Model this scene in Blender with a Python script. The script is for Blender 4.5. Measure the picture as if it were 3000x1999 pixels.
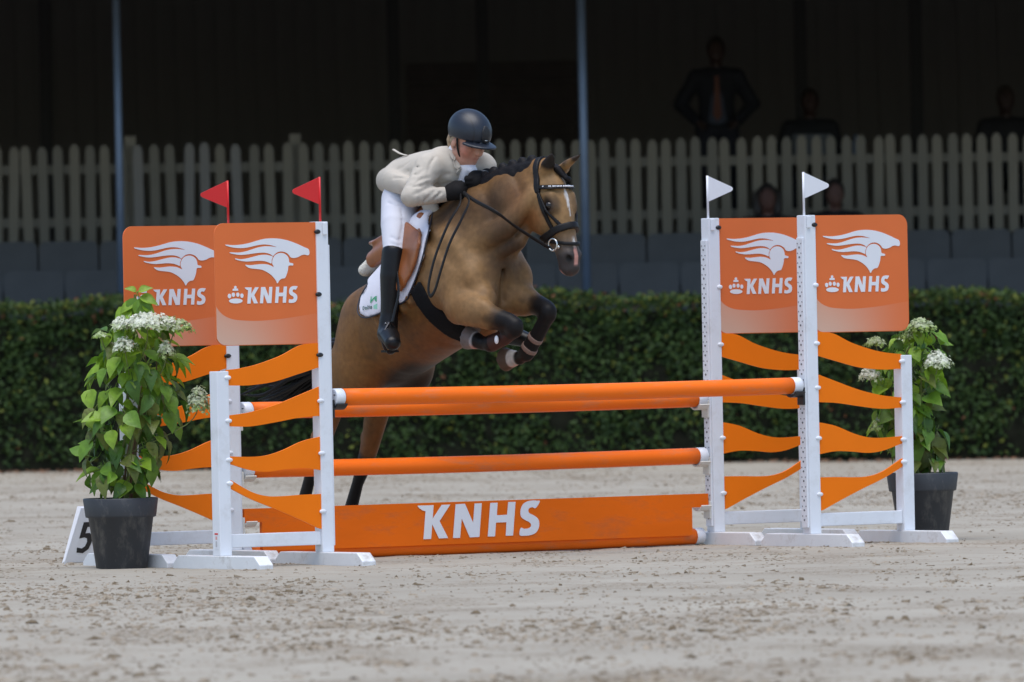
import bpy, bmesh, math, random
import numpy as np
from mathutils import Vector, Matrix
from mathutils.geometry import tessellate_polygon

for _o in list(bpy.data.objects):
    bpy.data.objects.remove(_o, do_unlink=True)
scene = bpy.context.scene
COL = scene.collection

# ------------------------------------------------------------------ camera
# long lens on the far side of the arena, held low, rolled by about a degree
CAM_H = 1.18
CAM = np.array([0.0, -45.0, CAM_H])
FPX = 26735.0                       # focal length in pixels of a 3000 px wide frame
ROLL, PITCH = 0.02, 0.00204
_r0 = np.array([math.cos(ROLL), 0, -math.sin(ROLL)])
_u0 = np.array([math.sin(ROLL), 0, math.cos(ROLL)])
_f0 = np.array([0, 1.0, 0])
FWD = _f0 * math.cos(PITCH) - _u0 * math.sin(PITCH)
UPV = _u0 * math.cos(PITCH) + _f0 * math.sin(PITCH)
RGT = _r0
cam_data = bpy.data.cameras.new('camera')
cam = bpy.data.objects.new('camera', cam_data)
COL.objects.link(cam)
cam.matrix_world = Matrix(((RGT[0], UPV[0], -FWD[0], CAM[0]),
                           (RGT[1], UPV[1], -FWD[1], CAM[1]),
                           (RGT[2], UPV[2], -FWD[2], CAM[2]),
                           (0, 0, 0, 1)))
cam_data.sensor_width = 36.0
cam_data.sensor_fit = 'HORIZONTAL'
cam_data.lens = 36.0 * FPX / 3000.0
cam_data.clip_start = 1.0
cam_data.clip_end = 2000.0
cam_data.dof.use_dof = True
cam_data.dof.focus_distance = 45.2
cam_data.dof.aperture_fstop = 5.6
scene.camera = cam

# ------------------------------------------------------------------ sky, sun, exposure (overcast, drizzle)
SUN_EL, SUN_AZ = math.radians(76), math.radians(190)     # azimuth clockwise from +Y: behind the camera, a little left
world = bpy.data.worlds.new('World')
scene.world = world
world.use_nodes = True
_nt = world.node_tree
_sky = _nt.nodes.new('ShaderNodeTexSky')
_sky.sky_type = 'NISHITA'
_sky.sun_disc = False
_sky.sun_elevation = SUN_EL
_sky.sun_rotation = SUN_AZ
_sky.air_density = 1.0
_sky.dust_density = 1.0
_sky.ozone_density = 1.0
_nt.links.new(_sky.outputs[0], _nt.nodes['Background'].inputs[0])
_nt.nodes['Background'].inputs[1].default_value = 0.10
sun_data = bpy.data.lights.new('sun', 'SUN')
sun_data.energy = 1.5
sun_data.angle = math.radians(50)
sun_data.color = (1.0, 0.96, 0.92)
sun = bpy.data.objects.new('sun', sun_data)
COL.objects.link(sun)
_sd = Vector((math.sin(SUN_AZ) * math.cos(SUN_EL), math.cos(SUN_AZ) * math.cos(SUN_EL), math.sin(SUN_EL)))
sun.rotation_euler = (-_sd).to_track_quat('-Z', 'Y').to_euler()
scene.view_settings.view_transform = 'Standard'
scene.view_settings.look = 'None'
scene.view_settings.exposure = 0.97
scene.view_settings.gamma = 1.0
scene.view_settings.use_curve_mapping = False
scene.cycles.max_bounces = 6
scene.cycles.diffuse_bounces = 3
scene.cycles.use_denoising = True

RNG = np.random.default_rng(5)
random.seed(5)


# ------------------------------------------------------------------ helpers: measuring
def ray(px, py):
    return FWD + (px - 1500.0) / FPX * RGT + (999.5 - py) / FPX * UPV


def at(px, py, depth):
    """world point that the photograph shows at (px,py), at a known distance"""
    return CAM + depth * ray(px, py)


def on_ground(px, py, z=0.0):
    d = ray(px, py)
    return CAM + d * ((z - CAM[2]) / d[2])


def ground_z(x, y):
    """the arena falls very slightly to the right towards the hedge"""
    t = np.clip((y - 4.0) / 22.0, 0, 1)
    return -0.0065 * np.clip(x, -12, 12) * t * t * (3 - 2 * t)


# ------------------------------------------------------------------ helpers: objects
def tag(o, label=None, cat=None, group=None, kind=None):
    if label: o['label'] = label
    if cat: o['category'] = cat
    if group: o['group'] = group
    if kind: o['kind'] = kind
    return o


def empty(name, loc=(0, 0, 0), rz=0.0):
    o = bpy.data.objects.new(name, None)
    o.empty_display_size = 0.1
    o.location = loc
    o.rotation_euler = (0, 0, rz)
    COL.objects.link(o)
    return o


def mesh_np(name, V, F, smooth=False):
    """mesh from numpy verts and faces (list of tuples or (n,k) array)"""
    me = bpy.data.meshes.new(name)
    V = np.asarray(V, dtype=np.float32)
    if isinstance(F, np.ndarray):
        n, k = F.shape
        me.vertices.add(len(V)); me.vertices.foreach_set('co', V.ravel())
        me.loops.add(n * k); me.loops.foreach_set('vertex_index', F.astype(np.int32).ravel())
        me.polygons.add(n)
        me.polygons.foreach_set('loop_start', np.arange(0, n * k, k, dtype=np.int32))
        me.update(calc_edges=True)
    else:
        me.from_pydata([tuple(map(float, v)) for v in V], [], [tuple(int(i) for i in f) for f in F])
        me.update()
    if smooth:
        me.polygons.foreach_set('use_smooth', np.ones(len(me.polygons), dtype=bool))
    me.validate()
    return me


def link(name, me, mat=None, parent=None, loc=None, rot=None):
    o = bpy.data.objects.new(name, me)
    COL.objects.link(o)
    if mat is not None and len(me.materials) == 0:
        me.materials.append(mat)
    if parent is not None:
        o.parent = parent
    if loc is not None: o.location = loc
    if rot is not None: o.rotation_euler = rot
    return o


def set_col(me, C):
    a = me.color_attributes.new('Col', 'FLOAT_COLOR', 'POINT')
    C = np.asarray(C, dtype=np.float32)
    if C.shape[1] == 3:
        C = np.concatenate([C, np.ones((len(C), 1), np.float32)], 1)
    a.data.foreach_set('color', C.ravel())


class MB:
    """collects boxes, prisms, tubes; build() links ONE mesh object"""
    def __init__(self):
        self.V, self.F, self.S = [], [], []

    def raw(self, V, F, smooth=False):
        b = len(self.V)
        self.V += [tuple(v) for v in V]
        self.F += [tuple(i + b for i in f) for f in F]
        self.S += [smooth] * len(F)
        return self

    def box(self, x0, x1, y0, y1, z0, z1, bev=0.0):
        if bev <= 0:
            V = [(x, y, z) for z in (z0, z1) for y in (y0, y1) for x in (x0, x1)]
            F = [(0, 2, 3, 1), (4, 5, 7, 6), (0, 1, 5, 4), (2, 6, 7, 3), (0, 4, 6, 2), (1, 3, 7, 5)]
            return self.raw(V, F)
        bm = bmesh.new()
        bmesh.ops.create_cube(bm, size=1.0)
        for v in bm.verts:
            v.co = Vector(((x0 + x1) / 2 + v.co.x * (x1 - x0), (y0 + y1) / 2 + v.co.y * (y1 - y0), (z0 + z1) / 2 + v.co.z * (z1 - z0)))
        bmesh.ops.bevel(bm, geom=list(bm.edges), offset=bev, segments=2, affect='EDGES', profile=0.6)
        bm.verts.index_update()
        V = [tuple(v.co) for v in bm.verts]
        F = [tuple(v.index for v in f.verts) for f in bm.faces]
        bm.free()
        return self.raw(V, F)

    def prism(self, poly, y0, y1):
        """polygon in (x,z), extruded along y"""
        n = len(poly)
        V = [(p[0], y0, p[1]) for p in poly] + [(p[0], y1, p[1]) for p in poly]
        tri = tessellate_polygon([[Vector((p[0], p[1], 0)) for p in poly]])
        area = sum(poly[i][0] * poly[(i + 1) % n][1] - poly[(i + 1) % n][0] * poly[i][1] for i in range(n))
        F = []
        for a, b, c in tri:
            ta = (poly[b][0] - poly[a][0]) * (poly[c][1] - poly[a][1]) - (poly[c][0] - poly[a][0]) * (poly[b][1] - poly[a][1])
            if ta < 0: a, c = c, a
            F.append((a, b, c)); F.append((n + c, n + b, n + a))
        for i in range(n):
            j = (i + 1) % n
            F.append((i, n + i, n + j, j) if area > 0 else (j, n + j, n + i, i))
        return self.raw(V, F)

    def tube(self, pts, rad, seg=12, caps=True, smooth=True, flat=None):
        """tube along points; rad scalar or list; flat=(axis, ratio) squashes the section along an axis"""
        pts = [np.asarray(p, float) for p in pts]
        n = len(pts)
        if np.isscalar(rad): rad = [rad] * n
        V, F = [], []
        prev = None
        for i, p in enumerate(pts):
            t = pts[min(i + 1, n - 1)] - pts[max(i - 1, 0)]
            t = t / (np.linalg.norm(t) + 1e-12)
            if prev is None:
                a = np.array([0, 0, 1.0]) if abs(t[2]) < 0.9 else np.array([1.0, 0, 0])
                if flat is not None: a = np.asarray(flat[0], float)
            else:
                a = prev
            if flat is not None: a = np.asarray(flat[0], float)
            a = a - t * np.dot(a, t); a /= np.linalg.norm(a) + 1e-12
            b = np.cross(t, a)
            prev = a
            ra = rad[i] * (flat[1] if flat is not None else 1.0)
            for k in range(seg):
                th = 2 * math.pi * k / seg
                V.append(p + ra * math.cos(th) * a + rad[i] * math.sin(th) * b)
        for i in range(n - 1):
            for k in range(seg):
                k2 = (k + 1) % seg
                F.append((i * seg + k, i * seg + k2, (i + 1) * seg + k2, (i + 1) * seg + k))
        m = len(F)
        self.raw(V, F, smooth)
        if caps:
            b0 = len(self.V) - len(V)
            self.F.append(tuple(b0 + k for k in reversed(range(seg)))); self.S.append(False)
            self.F.append(tuple(b0 + (n - 1) * seg + k for k in range(seg))); self.S.append(False)
        return self

    def lathe(self, prof, seg=40, center=(0, 0, 0), smooth=True):
        """profile of (r,z) revolved about z"""
        V, F = [], []
        for r, z in prof:
            for k in range(seg):
                th = 2 * math.pi * k / seg
                V.append((center[0] + r * math.cos(th), center[1] + r * math.sin(th), center[2] + z))
        for i in range(len(prof) - 1):
            for k in range(seg):
                k2 = (k + 1) % seg
                F.append((i * seg + k, i * seg + k2, (i + 1) * seg + k2, (i + 1) * seg + k))
        return self.raw(V, F, smooth)

    def ellipsoid(self, c, r, seg=12, rings=8):
        V, F = [], []
        for i in range(rings + 1):
            ph = math.pi * i / rings
            for k in range(seg):
                th = 2 * math.pi * k / seg
                V.append((c[0] + r[0] * math.sin(ph) * math.cos(th), c[1] + r[1] * math.sin(ph) * math.sin(th), c[2] - r[2] * math.cos(ph)))
        for i in range(rings):
            for k in range(seg):
                k2 = (k + 1) % seg
                F.append((i * seg + k, i * seg + k2, (i + 1) * seg + k2, (i + 1) * seg + k))
        return self.raw(V, F, True)

    def mesh(self, name):
        me = bpy.data.meshes.new(name)
        me.from_pydata([tuple(map(float, v)) for v in self.V], [], self.F)
        me.update()
        me.polygons.foreach_set('use_smooth', np.array(self.S, dtype=bool))
        return me

    def build(self, name, mat=None, parent=None, loc=None, rot=None):
        return link(name, self.mesh(name), mat, parent, loc, rot)


def catmull(P, n=6, closed=False):
    """resample a polyline as a smooth curve"""
    P = np.asarray(P, float)
    m = len(P)
    out = []
    rng = range(m) if closed else range(m - 1)
    for i in rng:
        if closed:
            p0, p1, p2, p3 = P[(i - 1) % m], P[i], P[(i + 1) % m], P[(i + 2) % m]
        else:
            p0, p1, p2, p3 = P[max(i - 1, 0)], P[i], P[i + 1], P[min(i + 2, m - 1)]
        for k in range(n):
            t = k / n
            out.append(0.5 * ((2 * p1) + (p2 - p0) * t + (2 * p0 - 5 * p1 + 4 * p2 - p3) * t * t + (3 * p1 - p0 - 3 * p2 + p3) * t ** 3))
    if not closed: out.append(P[-1])
    return np.array(out)


# ------------------------------------------------------------------ helpers: materials
def srgb(r, g, b):
    f = lambda c: (c / 255 / 12.92) if c / 255 <= 0.04045 else ((c / 255 + 0.055) / 1.055) ** 2.4
    return (f(r), f(g), f(b))


MATS = {}


def mat(name, base=(0.5, 0.5, 0.5), rough=0.6, var=0.12, scale=8.0, bump=0.0, bscale=60.0, metal=0.0,
        attr=False, spec=0.5, dirt=None, dirt_scale=3.0, dirt_amt=0.0, sheen=0.0, coat=0.0, trans=None, stretch=None):
    if name in MATS: return MATS[name]
    m = bpy.data.materials.new(name)
    m.use_nodes = True
    nt = m.node_tree
    N, L = nt.nodes, nt.links
    bs = N['Principled BSDF']
    tc = N.new('ShaderNodeTexCoord')
    vec = tc.outputs['Object']
    if stretch is not None:
        mp = N.new('ShaderNodeMapping')
        mp.inputs['Scale'].default_value = stretch
        L.new(vec, mp.inputs[0]); vec = mp.outputs[0]
    if attr:
        at_ = N.new('ShaderNodeAttribute'); at_.attribute_name = 'Col'
        col = at_.outputs['Color']
    else:
        rgb = N.new('ShaderNodeRGB'); rgb.outputs[0].default_value = (*base, 1)
        col = rgb.outputs[0]
    if var > 0:
        nz = N.new('ShaderNodeTexNoise'); nz.inputs['Scale'].default_value = scale; nz.inputs['Detail'].default_value = 5
        L.new(vec, nz.inputs['Vector'])
        mr = N.new('ShaderNodeMapRange')
        mr.inputs['From Min'].default_value = 0.3; mr.inputs['From Max'].default_value = 0.7
        mr.inputs['To Min'].default_value = 1 - var; mr.inputs['To Max'].default_value = 1 + var
        L.new(nz.outputs['Fac'], mr.inputs['Value'])
        mx = N.new('ShaderNodeMix'); mx.data_type = 'RGBA'; mx.blend_type = 'MULTIPLY'; mx.inputs['Factor'].default_value = 1
        L.new(col, mx.inputs['A']); L.new(mr.outputs[0], mx.inputs['B'])
        col = mx.outputs['Result']
    if dirt is not None:
        nz = N.new('ShaderNodeTexNoise'); nz.inputs['Scale'].default_value = dirt_scale; nz.inputs['Detail'].default_value = 8
        nz.inputs['Roughness'].default_value = 0.7
        L.new(vec, nz.inputs['Vector'])
        mr = N.new('ShaderNodeMapRange')
        mr.inputs['From Min'].default_value = 0.52; mr.inputs['From Max'].default_value = 0.75
        mr.inputs['To Min'].default_value = 0; mr.inputs['To Max'].default_value = dirt_amt
        L.new(nz.outputs['Fac'], mr.inputs['Value'])
        mx = N.new('ShaderNodeMix'); mx.data_type = 'RGBA'
        L.new(mr.outputs[0], mx.inputs['Factor']); L.new(col, mx.inputs['A']); mx.inputs['B'].default_value = (*dirt, 1)
        col = mx.outputs['Result']
    L.new(col, bs.inputs['Base Color'])
    bs.inputs['Roughness'].default_value = rough
    bs.inputs['Metallic'].default_value = metal
    bs.inputs['Specular IOR Level'].default_value = spec
    if sheen > 0:
        bs.inputs['Sheen Weight'].default_value = sheen
    if coat > 0:
        bs.inputs['Coat Weight'].default_value = coat; bs.inputs['Coat Roughness'].default_value = 0.15
    if bump > 0:
        nb = N.new('ShaderNodeTexNoise'); nb.inputs['Scale'].default_value = bscale; nb.inputs['Detail'].default_value = 6
        L.new(vec, nb.inputs['Vector'])
        bp = N.new('ShaderNodeBump'); bp.inputs['Strength'].default_value = bump; bp.inputs['Distance'].default_value = 0.01
        L.new(nb.outputs['Fac'], bp.inputs['Height']); L.new(bp.outputs[0], bs.inputs['Normal'])
    if trans is not None:
        tr = N.new('ShaderNodeBsdfTranslucent')
        mxs = N.new('ShaderNodeMixShader'); mxs.inputs[0].default_value = trans
        L.new(col, tr.inputs['Color'])
        L.new(bs.outputs[0], mxs.inputs[1]); L.new(tr.outputs[0], mxs.inputs[2])
        L.new(mxs.outputs[0], N['Material Output'].inputs['Surface'])
    MATS[name] = m
    return m


# ------------------------------------------------------------------ helpers: organic volumes (one continuous skin)
class Vol:
    """a grid of signed distance in a local frame; chains of elliptic sections blend into one surface"""
    def __init__(self, lo, hi, h):
        self.lo = np.asarray(lo, np.float32); self.h = np.float32(h)
        n = np.ceil((np.asarray(hi) - np.asarray(lo)) / h).astype(int) + 1
        self.ax = [np.float32(lo[i]) + np.arange(n[i], dtype=np.float32) * self.h for i in range(3)]
        self.F = np.full(n, 1.0, np.float32)

    def block(self, lo, hi):
        s = []
        for i in range(3):
            a = int(np.clip(np.floor((lo[i] - self.lo[i]) / self.h), 0, len(self.ax[i]) - 1))
            b = int(np.clip(np.ceil((hi[i] - self.lo[i]) / self.h) + 1, a + 1, len(self.ax[i])))
            s.append(slice(a, b))
        return tuple(s)

    def grid(self, s):
        return (self.ax[0][s[0]][:, None, None], self.ax[1][s[1]][None, :, None], self.ax[2][s[2]][None, None, :])

    def put(self, s, d, k, op):
        a = self.F[s]
        if op == 'add':
            if k <= 0: self.F[s] = np.minimum(a, d)
            else:
                m = np.maximum(k - np.abs(a - d), 0) / k
                self.F[s] = np.minimum(a, d) - m * m * (k * 0.25)
        elif op == 'sub':
            d = -d
            if k <= 0: self.F[s] = np.maximum(a, d)
            else:
                m = np.maximum(k - np.abs(a - d), 0) / k
                self.F[s] = np.maximum(a, d) + m * m * (k * 0.25)

    def chain(self, pts, w, hgt=None, lat=(0, 1, 0), k=0.03, op='add'):
        """pts (n,3); w half width along lat; hgt half size across"""
        P = np.asarray(pts, np.float32)
        n = len(P)
        w = np.full(n, w, np.float32) if np.isscalar(w) else np.asarray(w, np.float32)
        hgt = w if hgt is None else (np.full(n, hgt, np.float32) if np.isscalar(hgt) else np.asarray(hgt, np.float32))
        lat = np.asarray(lat, np.float32); lat = lat / np.linalg.norm(lat)
        pad = float(max(w.max(), hgt.max())) + k + 0.02
        s = self.block(P.min(0) - pad, P.max(0) + pad)
        X, Y, Z = self.grid(s)
        best = None
        if n == 1:
            P = np.vstack([P, P + 1e-4]); w = np.repeat(w, 2); hgt = np.repeat(hgt, 2); n = 2
        for i in range(n - 1):
            a, d = P[i], P[i + 1] - P[i]
            dd = float(d @ d) + 1e-12
            t = np.clip(((X - a[0]) * d[0] + (Y - a[1]) * d[1] + (Z - a[2]) * d[2]) / dd, 0, 1)
            vx = X - a[0] - t * d[0]; vy = Y - a[1] - t * d[1]; vz = Z - a[2] - t * d[2]
            la = vx * lat[0] + vy * lat[1] + vz * lat[2]
            b2 = np.maximum(vx * vx + vy * vy + vz * vz - la * la, 0)
            la *= la
            ww = w[i] + t * (w[i + 1] - w[i]); hh = hgt[i] + t * (hgt[i + 1] - hgt[i])
            ww *= ww; hh *= hh
            q0 = np.sqrt(la / ww + b2 / hh)
            q1 = np.sqrt(la / (ww * ww) + b2 / (hh * hh)) + 1e-6
            dist = q0 * (q0 - 1) / q1
            dist = np.where(q0 < 0.3, np.minimum(dist, -0.3 * np.sqrt(np.minimum(ww, hh))), dist)
            best = dist if best is None else np.minimum(best, dist)
        self.put(s, best, k, op)
        return self

    def ell(self, c, r, axes=None, k=0.03, op='add'):
        """ellipsoid; axes = 3 rows of unit vectors"""
        c = np.asarray(c, np.float32); r = np.asarray(r, np.float32)
        A = np.eye(3, dtype=np.float32) if axes is None else np.asarray(axes, np.float32)
        pad = float(r.max()) + k + 0.02
        s = self.block(c - pad, c + pad)
        X, Y, Z = self.grid(s)
        X = X - c[0]; Y = Y - c[1]; Z = Z - c[2]
        q0 = 0; q1 = 0
        for i in range(3):
            e = X * A[i][0] + Y * A[i][1] + Z * A[i][2]
            q0 = q0 + (e / r[i]) ** 2; q1 = q1 + (e / r[i] ** 2) ** 2
        q0 = np.sqrt(q0); q1 = np.sqrt(q1) + 1e-6
        d = np.where(q0 < 0.3, -0.3 * float(r.min()), q0 * (q0 - 1) / q1)
        self.put(s, d.astype(np.float32), k, op)
        return self

    def cut(self, field, k=0.0):
        """intersect with a field broadcast over the whole grid"""
        self.F = np.maximum(self.F, field).astype(np.float32)
        return self

    def mesh(self, name, smooth=2):
        V, Q = surface_net(self.F, self.lo, self.h)
        for _ in range(smooth):
            V = relax(V, Q)
        return V, Q


def surface_net(F, lo, h):
    F = F.copy()
    for i in range(3):                       # close at the grid border
        idx = [slice(None)] * 3
        for e in (0, -1):
            idx[i] = e; F[tuple(idx)] = np.maximum(F[tuple(idx)], h)
    S = F < 0
    n = np.array(F.shape) - 1
    cnt = np.zeros(n, np.int8)
    for dx in (0, 1):
        for dy in (0, 1):
            for dz in (0, 1):
                cnt += S[dx:dx + n[0], dy:dy + n[1], dz:dz + n[2]]
    ci = np.argwhere((cnt > 0) & (cnt < 8))
    acc = np.zeros((len(ci), 3), np.float32); num = np.zeros(len(ci), np.float32)
    corners = [(x, y, z) for x in (0, 1) for y in (0, 1) for z in (0, 1)]
    vals = {c: F[ci[:, 0] + c[0], ci[:, 1] + c[1], ci[:, 2] + c[2]] for c in corners}
    for a in corners:
        for ax in range(3):
            if a[ax] == 0:
                b = list(a); b[ax] = 1; b = tuple(b)
                fa, fb = vals[a], vals[b]
                m = (fa < 0) != (fb < 0)
                t = np.where(m, fa / np.where(m, fa - fb, 1), 0)
                p = np.tile(np.array(a, np.float32), (len(ci), 1)); p[:, ax] += t
                acc[m] += p[m]; num[m] += 1
    V = lo + h * (ci + acc / num[:, None])
    idx = np.full(n, -1, np.int32); idx[ci[:, 0], ci[:, 1], ci[:, 2]] = np.arange(len(ci))
    Q = []
    for ax in range(3):
        o1, o2 = (ax + 1) % 3, (ax + 2) % 3
        sl0 = [slice(None)] * 3; sl1 = [slice(None)] * 3
        sl0[ax] = slice(0, -1); sl1[ax] = slice(1, None)
        e = np.argwhere(S[tuple(sl0)] != S[tuple(sl1)])
        e = e[(e[:, o1] > 0) & (e[:, o2] > 0) & (e[:, o1] < n[o1]) & (e[:, o2] < n[o2])]
        c = []
        for d1, d2 in ((-1, -1), (0, -1), (0, 0), (-1, 0)):
            q = e.copy(); q[:, o1] += d1; q[:, o2] += d2
            c.append(idx[q[:, 0], q[:, 1], q[:, 2]])
        c = np.stack(c, 1)
        ins = S[e[:, 0], e[:, 1], e[:, 2]]
        c[~ins] = c[~ins][:, ::-1]
        Q.append(c)
    Q = np.concatenate(Q)
    Q = Q[(Q >= 0).all(1)]
    return V.astype(np.float32), Q


def relax(V, Q):
    acc = np.zeros_like(V); cnt = np.zeros(len(V), np.float32)
    for i in range(4):
        a, b = Q[:, i], Q[:, (i + 1) % 4]
        for j in range(3):
            acc[:, j] += np.bincount(a, V[b, j], len(V)) + np.bincount(b, V[a, j], len(V))
        cnt += np.bincount(a, minlength=len(V)) + np.bincount(b, minlength=len(V))
    return V * 0.45 + 0.55 * acc / np.maximum(cnt, 1)[:, None]


def poly_sd(px, pz, poly):
    """signed distance to a polygon, arrays px,pz broadcast"""
    P = np.asarray(poly, np.float32)
    px, pz = np.broadcast_arrays(px, pz)
    d = np.full(px.shape, 1e9, np.float32); ins = np.zeros(px.shape, bool)
    for i in range(len(P)):
        a, b = P[i], P[(i + 1) % len(P)]
        e = b - a
        wx, wz = px - a[0], pz - a[1]
        t = np.clip((wx * e[0] + wz * e[1]) / (e @ e + 1e-12), 0, 1)
        d = np.minimum(d, (wx - e[0] * t) ** 2 + (wz - e[1] * t) ** 2)
        c = (a[1] <= pz) != (b[1] <= pz)
        xi = a[0] + (pz - a[1]) * (e[0] / (e[1] if abs(e[1]) > 1e-9 else 1e-9))
        ins ^= c & (px < xi)
    d = np.sqrt(d)
    return np.where(ins, -d, d)


def sstep(x, a, b):
    t = np.clip((x - a) / (b - a), 0, 1)
    return t * t * (3 - 2 * t)


def hash_noise(P, scale, seed=0):
    """cheap value noise on points"""
    Q = np.asarray(P, np.float64) * scale + 100 + seed * 17.3
    I = np.floor(Q).astype(np.int64); f = Q - I
    f = f * f * (3 - 2 * f)
    out = 0
    for dx in (0, 1):
        for dy in (0, 1):
            for dz in (0, 1):
                hsh = ((I[:, 0] + dx) * 73856093) ^ ((I[:, 1] + dy) * 19349663) ^ ((I[:, 2] + dz) * 83492791) ^ (seed * 2654435)
                v = ((hsh * 1103515245 + 12345) & 0x7fffffff) / 0x7fffffff
                w = (f[:, 0] if dx else 1 - f[:, 0]) * (f[:, 1] if dy else 1 - f[:, 1]) * (f[:, 2] if dz else 1 - f[:, 2])
                out = out + v * w
    return out


# ================================================================== THE SETTING
# ------------------------------------------------------------------ sand arena
def sand_material():
    m = bpy.data.materials.new('sand')
    m.use_nodes = True
    N, L = m.node_tree.nodes, m.node_tree.links
    bs = N['Principled BSDF']
    tc = N.new('ShaderNodeTexCoord')

    def noise(sc, det=6, rough=0.6):
        n = N.new('ShaderNodeTexNoise')
        n.inputs['Scale'].default_value = sc; n.inputs['Detail'].default_value = det; n.inputs['Roughness'].default_value = rough
        L.new(tc.outputs['Object'], n.inputs['Vector'])
        return n.outputs['Fac']

    def ramp(v, a, b, c=0.0, d=1.0):
        r = N.new('ShaderNodeMapRange'); r.interpolation_type = 'SMOOTHSTEP'
        for k, x in zip(('From Min', 'From Max', 'To Min', 'To Max'), (a, b, c, d)): r.inputs[k].default_value = x
        L.new(v, r.inputs['Value']); return r.outputs[0]

    def mix(f, A, B):
        x = N.new('ShaderNodeMix'); x.data_type = 'RGBA'
        if isinstance(f, float): x.inputs['Factor'].default_value = f
        else: L.new(f, x.inputs['Factor'])
        for s, v in (('A', A), ('B', B)):
            if isinstance(v, tuple): x.inputs[s].default_value = (*v, 1)
            else: L.new(v, x.inputs[s])
        return x.outputs['Result']
    c = mix(ramp(noise(0.5, 3), 0.3, 0.7), (0.318, 0.291, 0.240), (0.376, 0.348, 0.291))
    c = mix(ramp(noise(6, 5), 0.45, 0.7, 0, 0.45), c, (0.30, 0.26, 0.21))          # raked, damp streaks
    c = mix(ramp(noise(28, 4), 0.58, 0.74, 0, 0.5), c, (0.235, 0.19, 0.145))         # churned fibres
    mul = N.new('ShaderNodeMath'); mul.operation = 'MULTIPLY'
    L.new(ramp(noise(0.9, 4, 0.65), 0.47, 0.64), mul.inputs[0]); L.new(ramp(noise(45, 3), 0.42, 0.62), mul.inputs[1])
    c = mix(mul.outputs[0], c, (0.185, 0.145, 0.10))                                   # trampled patches
    L.new(c, bs.inputs['Base Color'])
    bs.inputs['Roughness'].default_value = 0.92
    bs.inputs['Specular IOR Level'].default_value = 0.1
    bp = N.new('ShaderNodeBump'); bp.inputs['Strength'].default_value = 0.25; bp.inputs['Distance'].default_value = 0.01
    L.new(noise(40, 6, 0.7), bp.inputs['Height']); L.new(bp.outputs[0], bs.inputs['Normal'])
    return m


SAND = sand_material()


def churn(x, y):
    """0..1: how trampled the sand is there (shared by the relief and the loose clods)"""
    P = np.stack([x, y, 0 * x], -1).reshape(-1, 3)
    v = 0.65 * hash_noise(P * np.array([0.55, 0.22, 1]), 1.0, 3) + 0.35 * hash_noise(P * np.array([1.6, 0.7, 1]), 1.0, 4)
    return sstep(v, 0.42, 0.72).reshape(np.shape(x))


xs = np.concatenate([[-900, -300, -120, -60, -30, -16], np.arange(-8.5, 8.51, 0.05), [16, 30, 60, 120, 300, 900]])
ys = np.concatenate([[-300, -120, -60, -30], np.arange(-18, 32, 0.11), [36, 45, 60, 100, 200, 500, 1400]])
GX, GY = np.meshgrid(xs, ys, indexing='ij')
GP = np.stack([GX.ravel(), GY.ravel(), 0 * GX.ravel()], 1)
_rel = 0.5 * hash_noise(GP, 1.3, 1) + 0.3 * hash_noise(GP, 4.0, 2) + 0.35 * hash_noise(GP, 11.0, 5)
_rel = (_rel.reshape(GX.shape) - 0.55) * 0.022
_rel += churn(GX, GY) * (hash_noise(GP, 16.0, 8).reshape(GX.shape) - 0.5) * 0.026
_in = sstep(9.5 - np.abs(GX), 0, 1) * sstep(33 - GY, 0, 2) * sstep(GY + 30, 0, 6)
GZ = ground_z(GX, GY) + _rel * _in
nx_, ny_ = GX.shape
ii = np.arange(nx_ * ny_).reshape(nx_, ny_)
GQ = np.stack([ii[:-1, :-1].ravel(), ii[1:, :-1].ravel(), ii[1:, 1:].ravel(), ii[:-1, 1:].ravel()], 1)
ground = link('ground', mesh_np('ground', np.stack([GX.ravel(), GY.ravel(), GZ.ravel()], 1), GQ, True), SAND)
tag(ground, kind='structure')


def sand_height(x, y):
    """height of the built sheet, bilinear on its grid"""
    i = np.clip(np.searchsorted(xs, x) - 1, 0, len(xs) - 2); j = np.clip(np.searchsorted(ys, y) - 1, 0, len(ys) - 2)
    tx = (x - xs[i]) / (xs[i + 1] - xs[i]); ty = (y - ys[j]) / (ys[j + 1] - ys[j])
    return (GZ[i, j] * (1 - tx) * (1 - ty) + GZ[i + 1, j] * tx * (1 - ty) + GZ[i, j + 1] * (1 - tx) * ty + GZ[i + 1, j + 1] * tx * ty)


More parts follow.
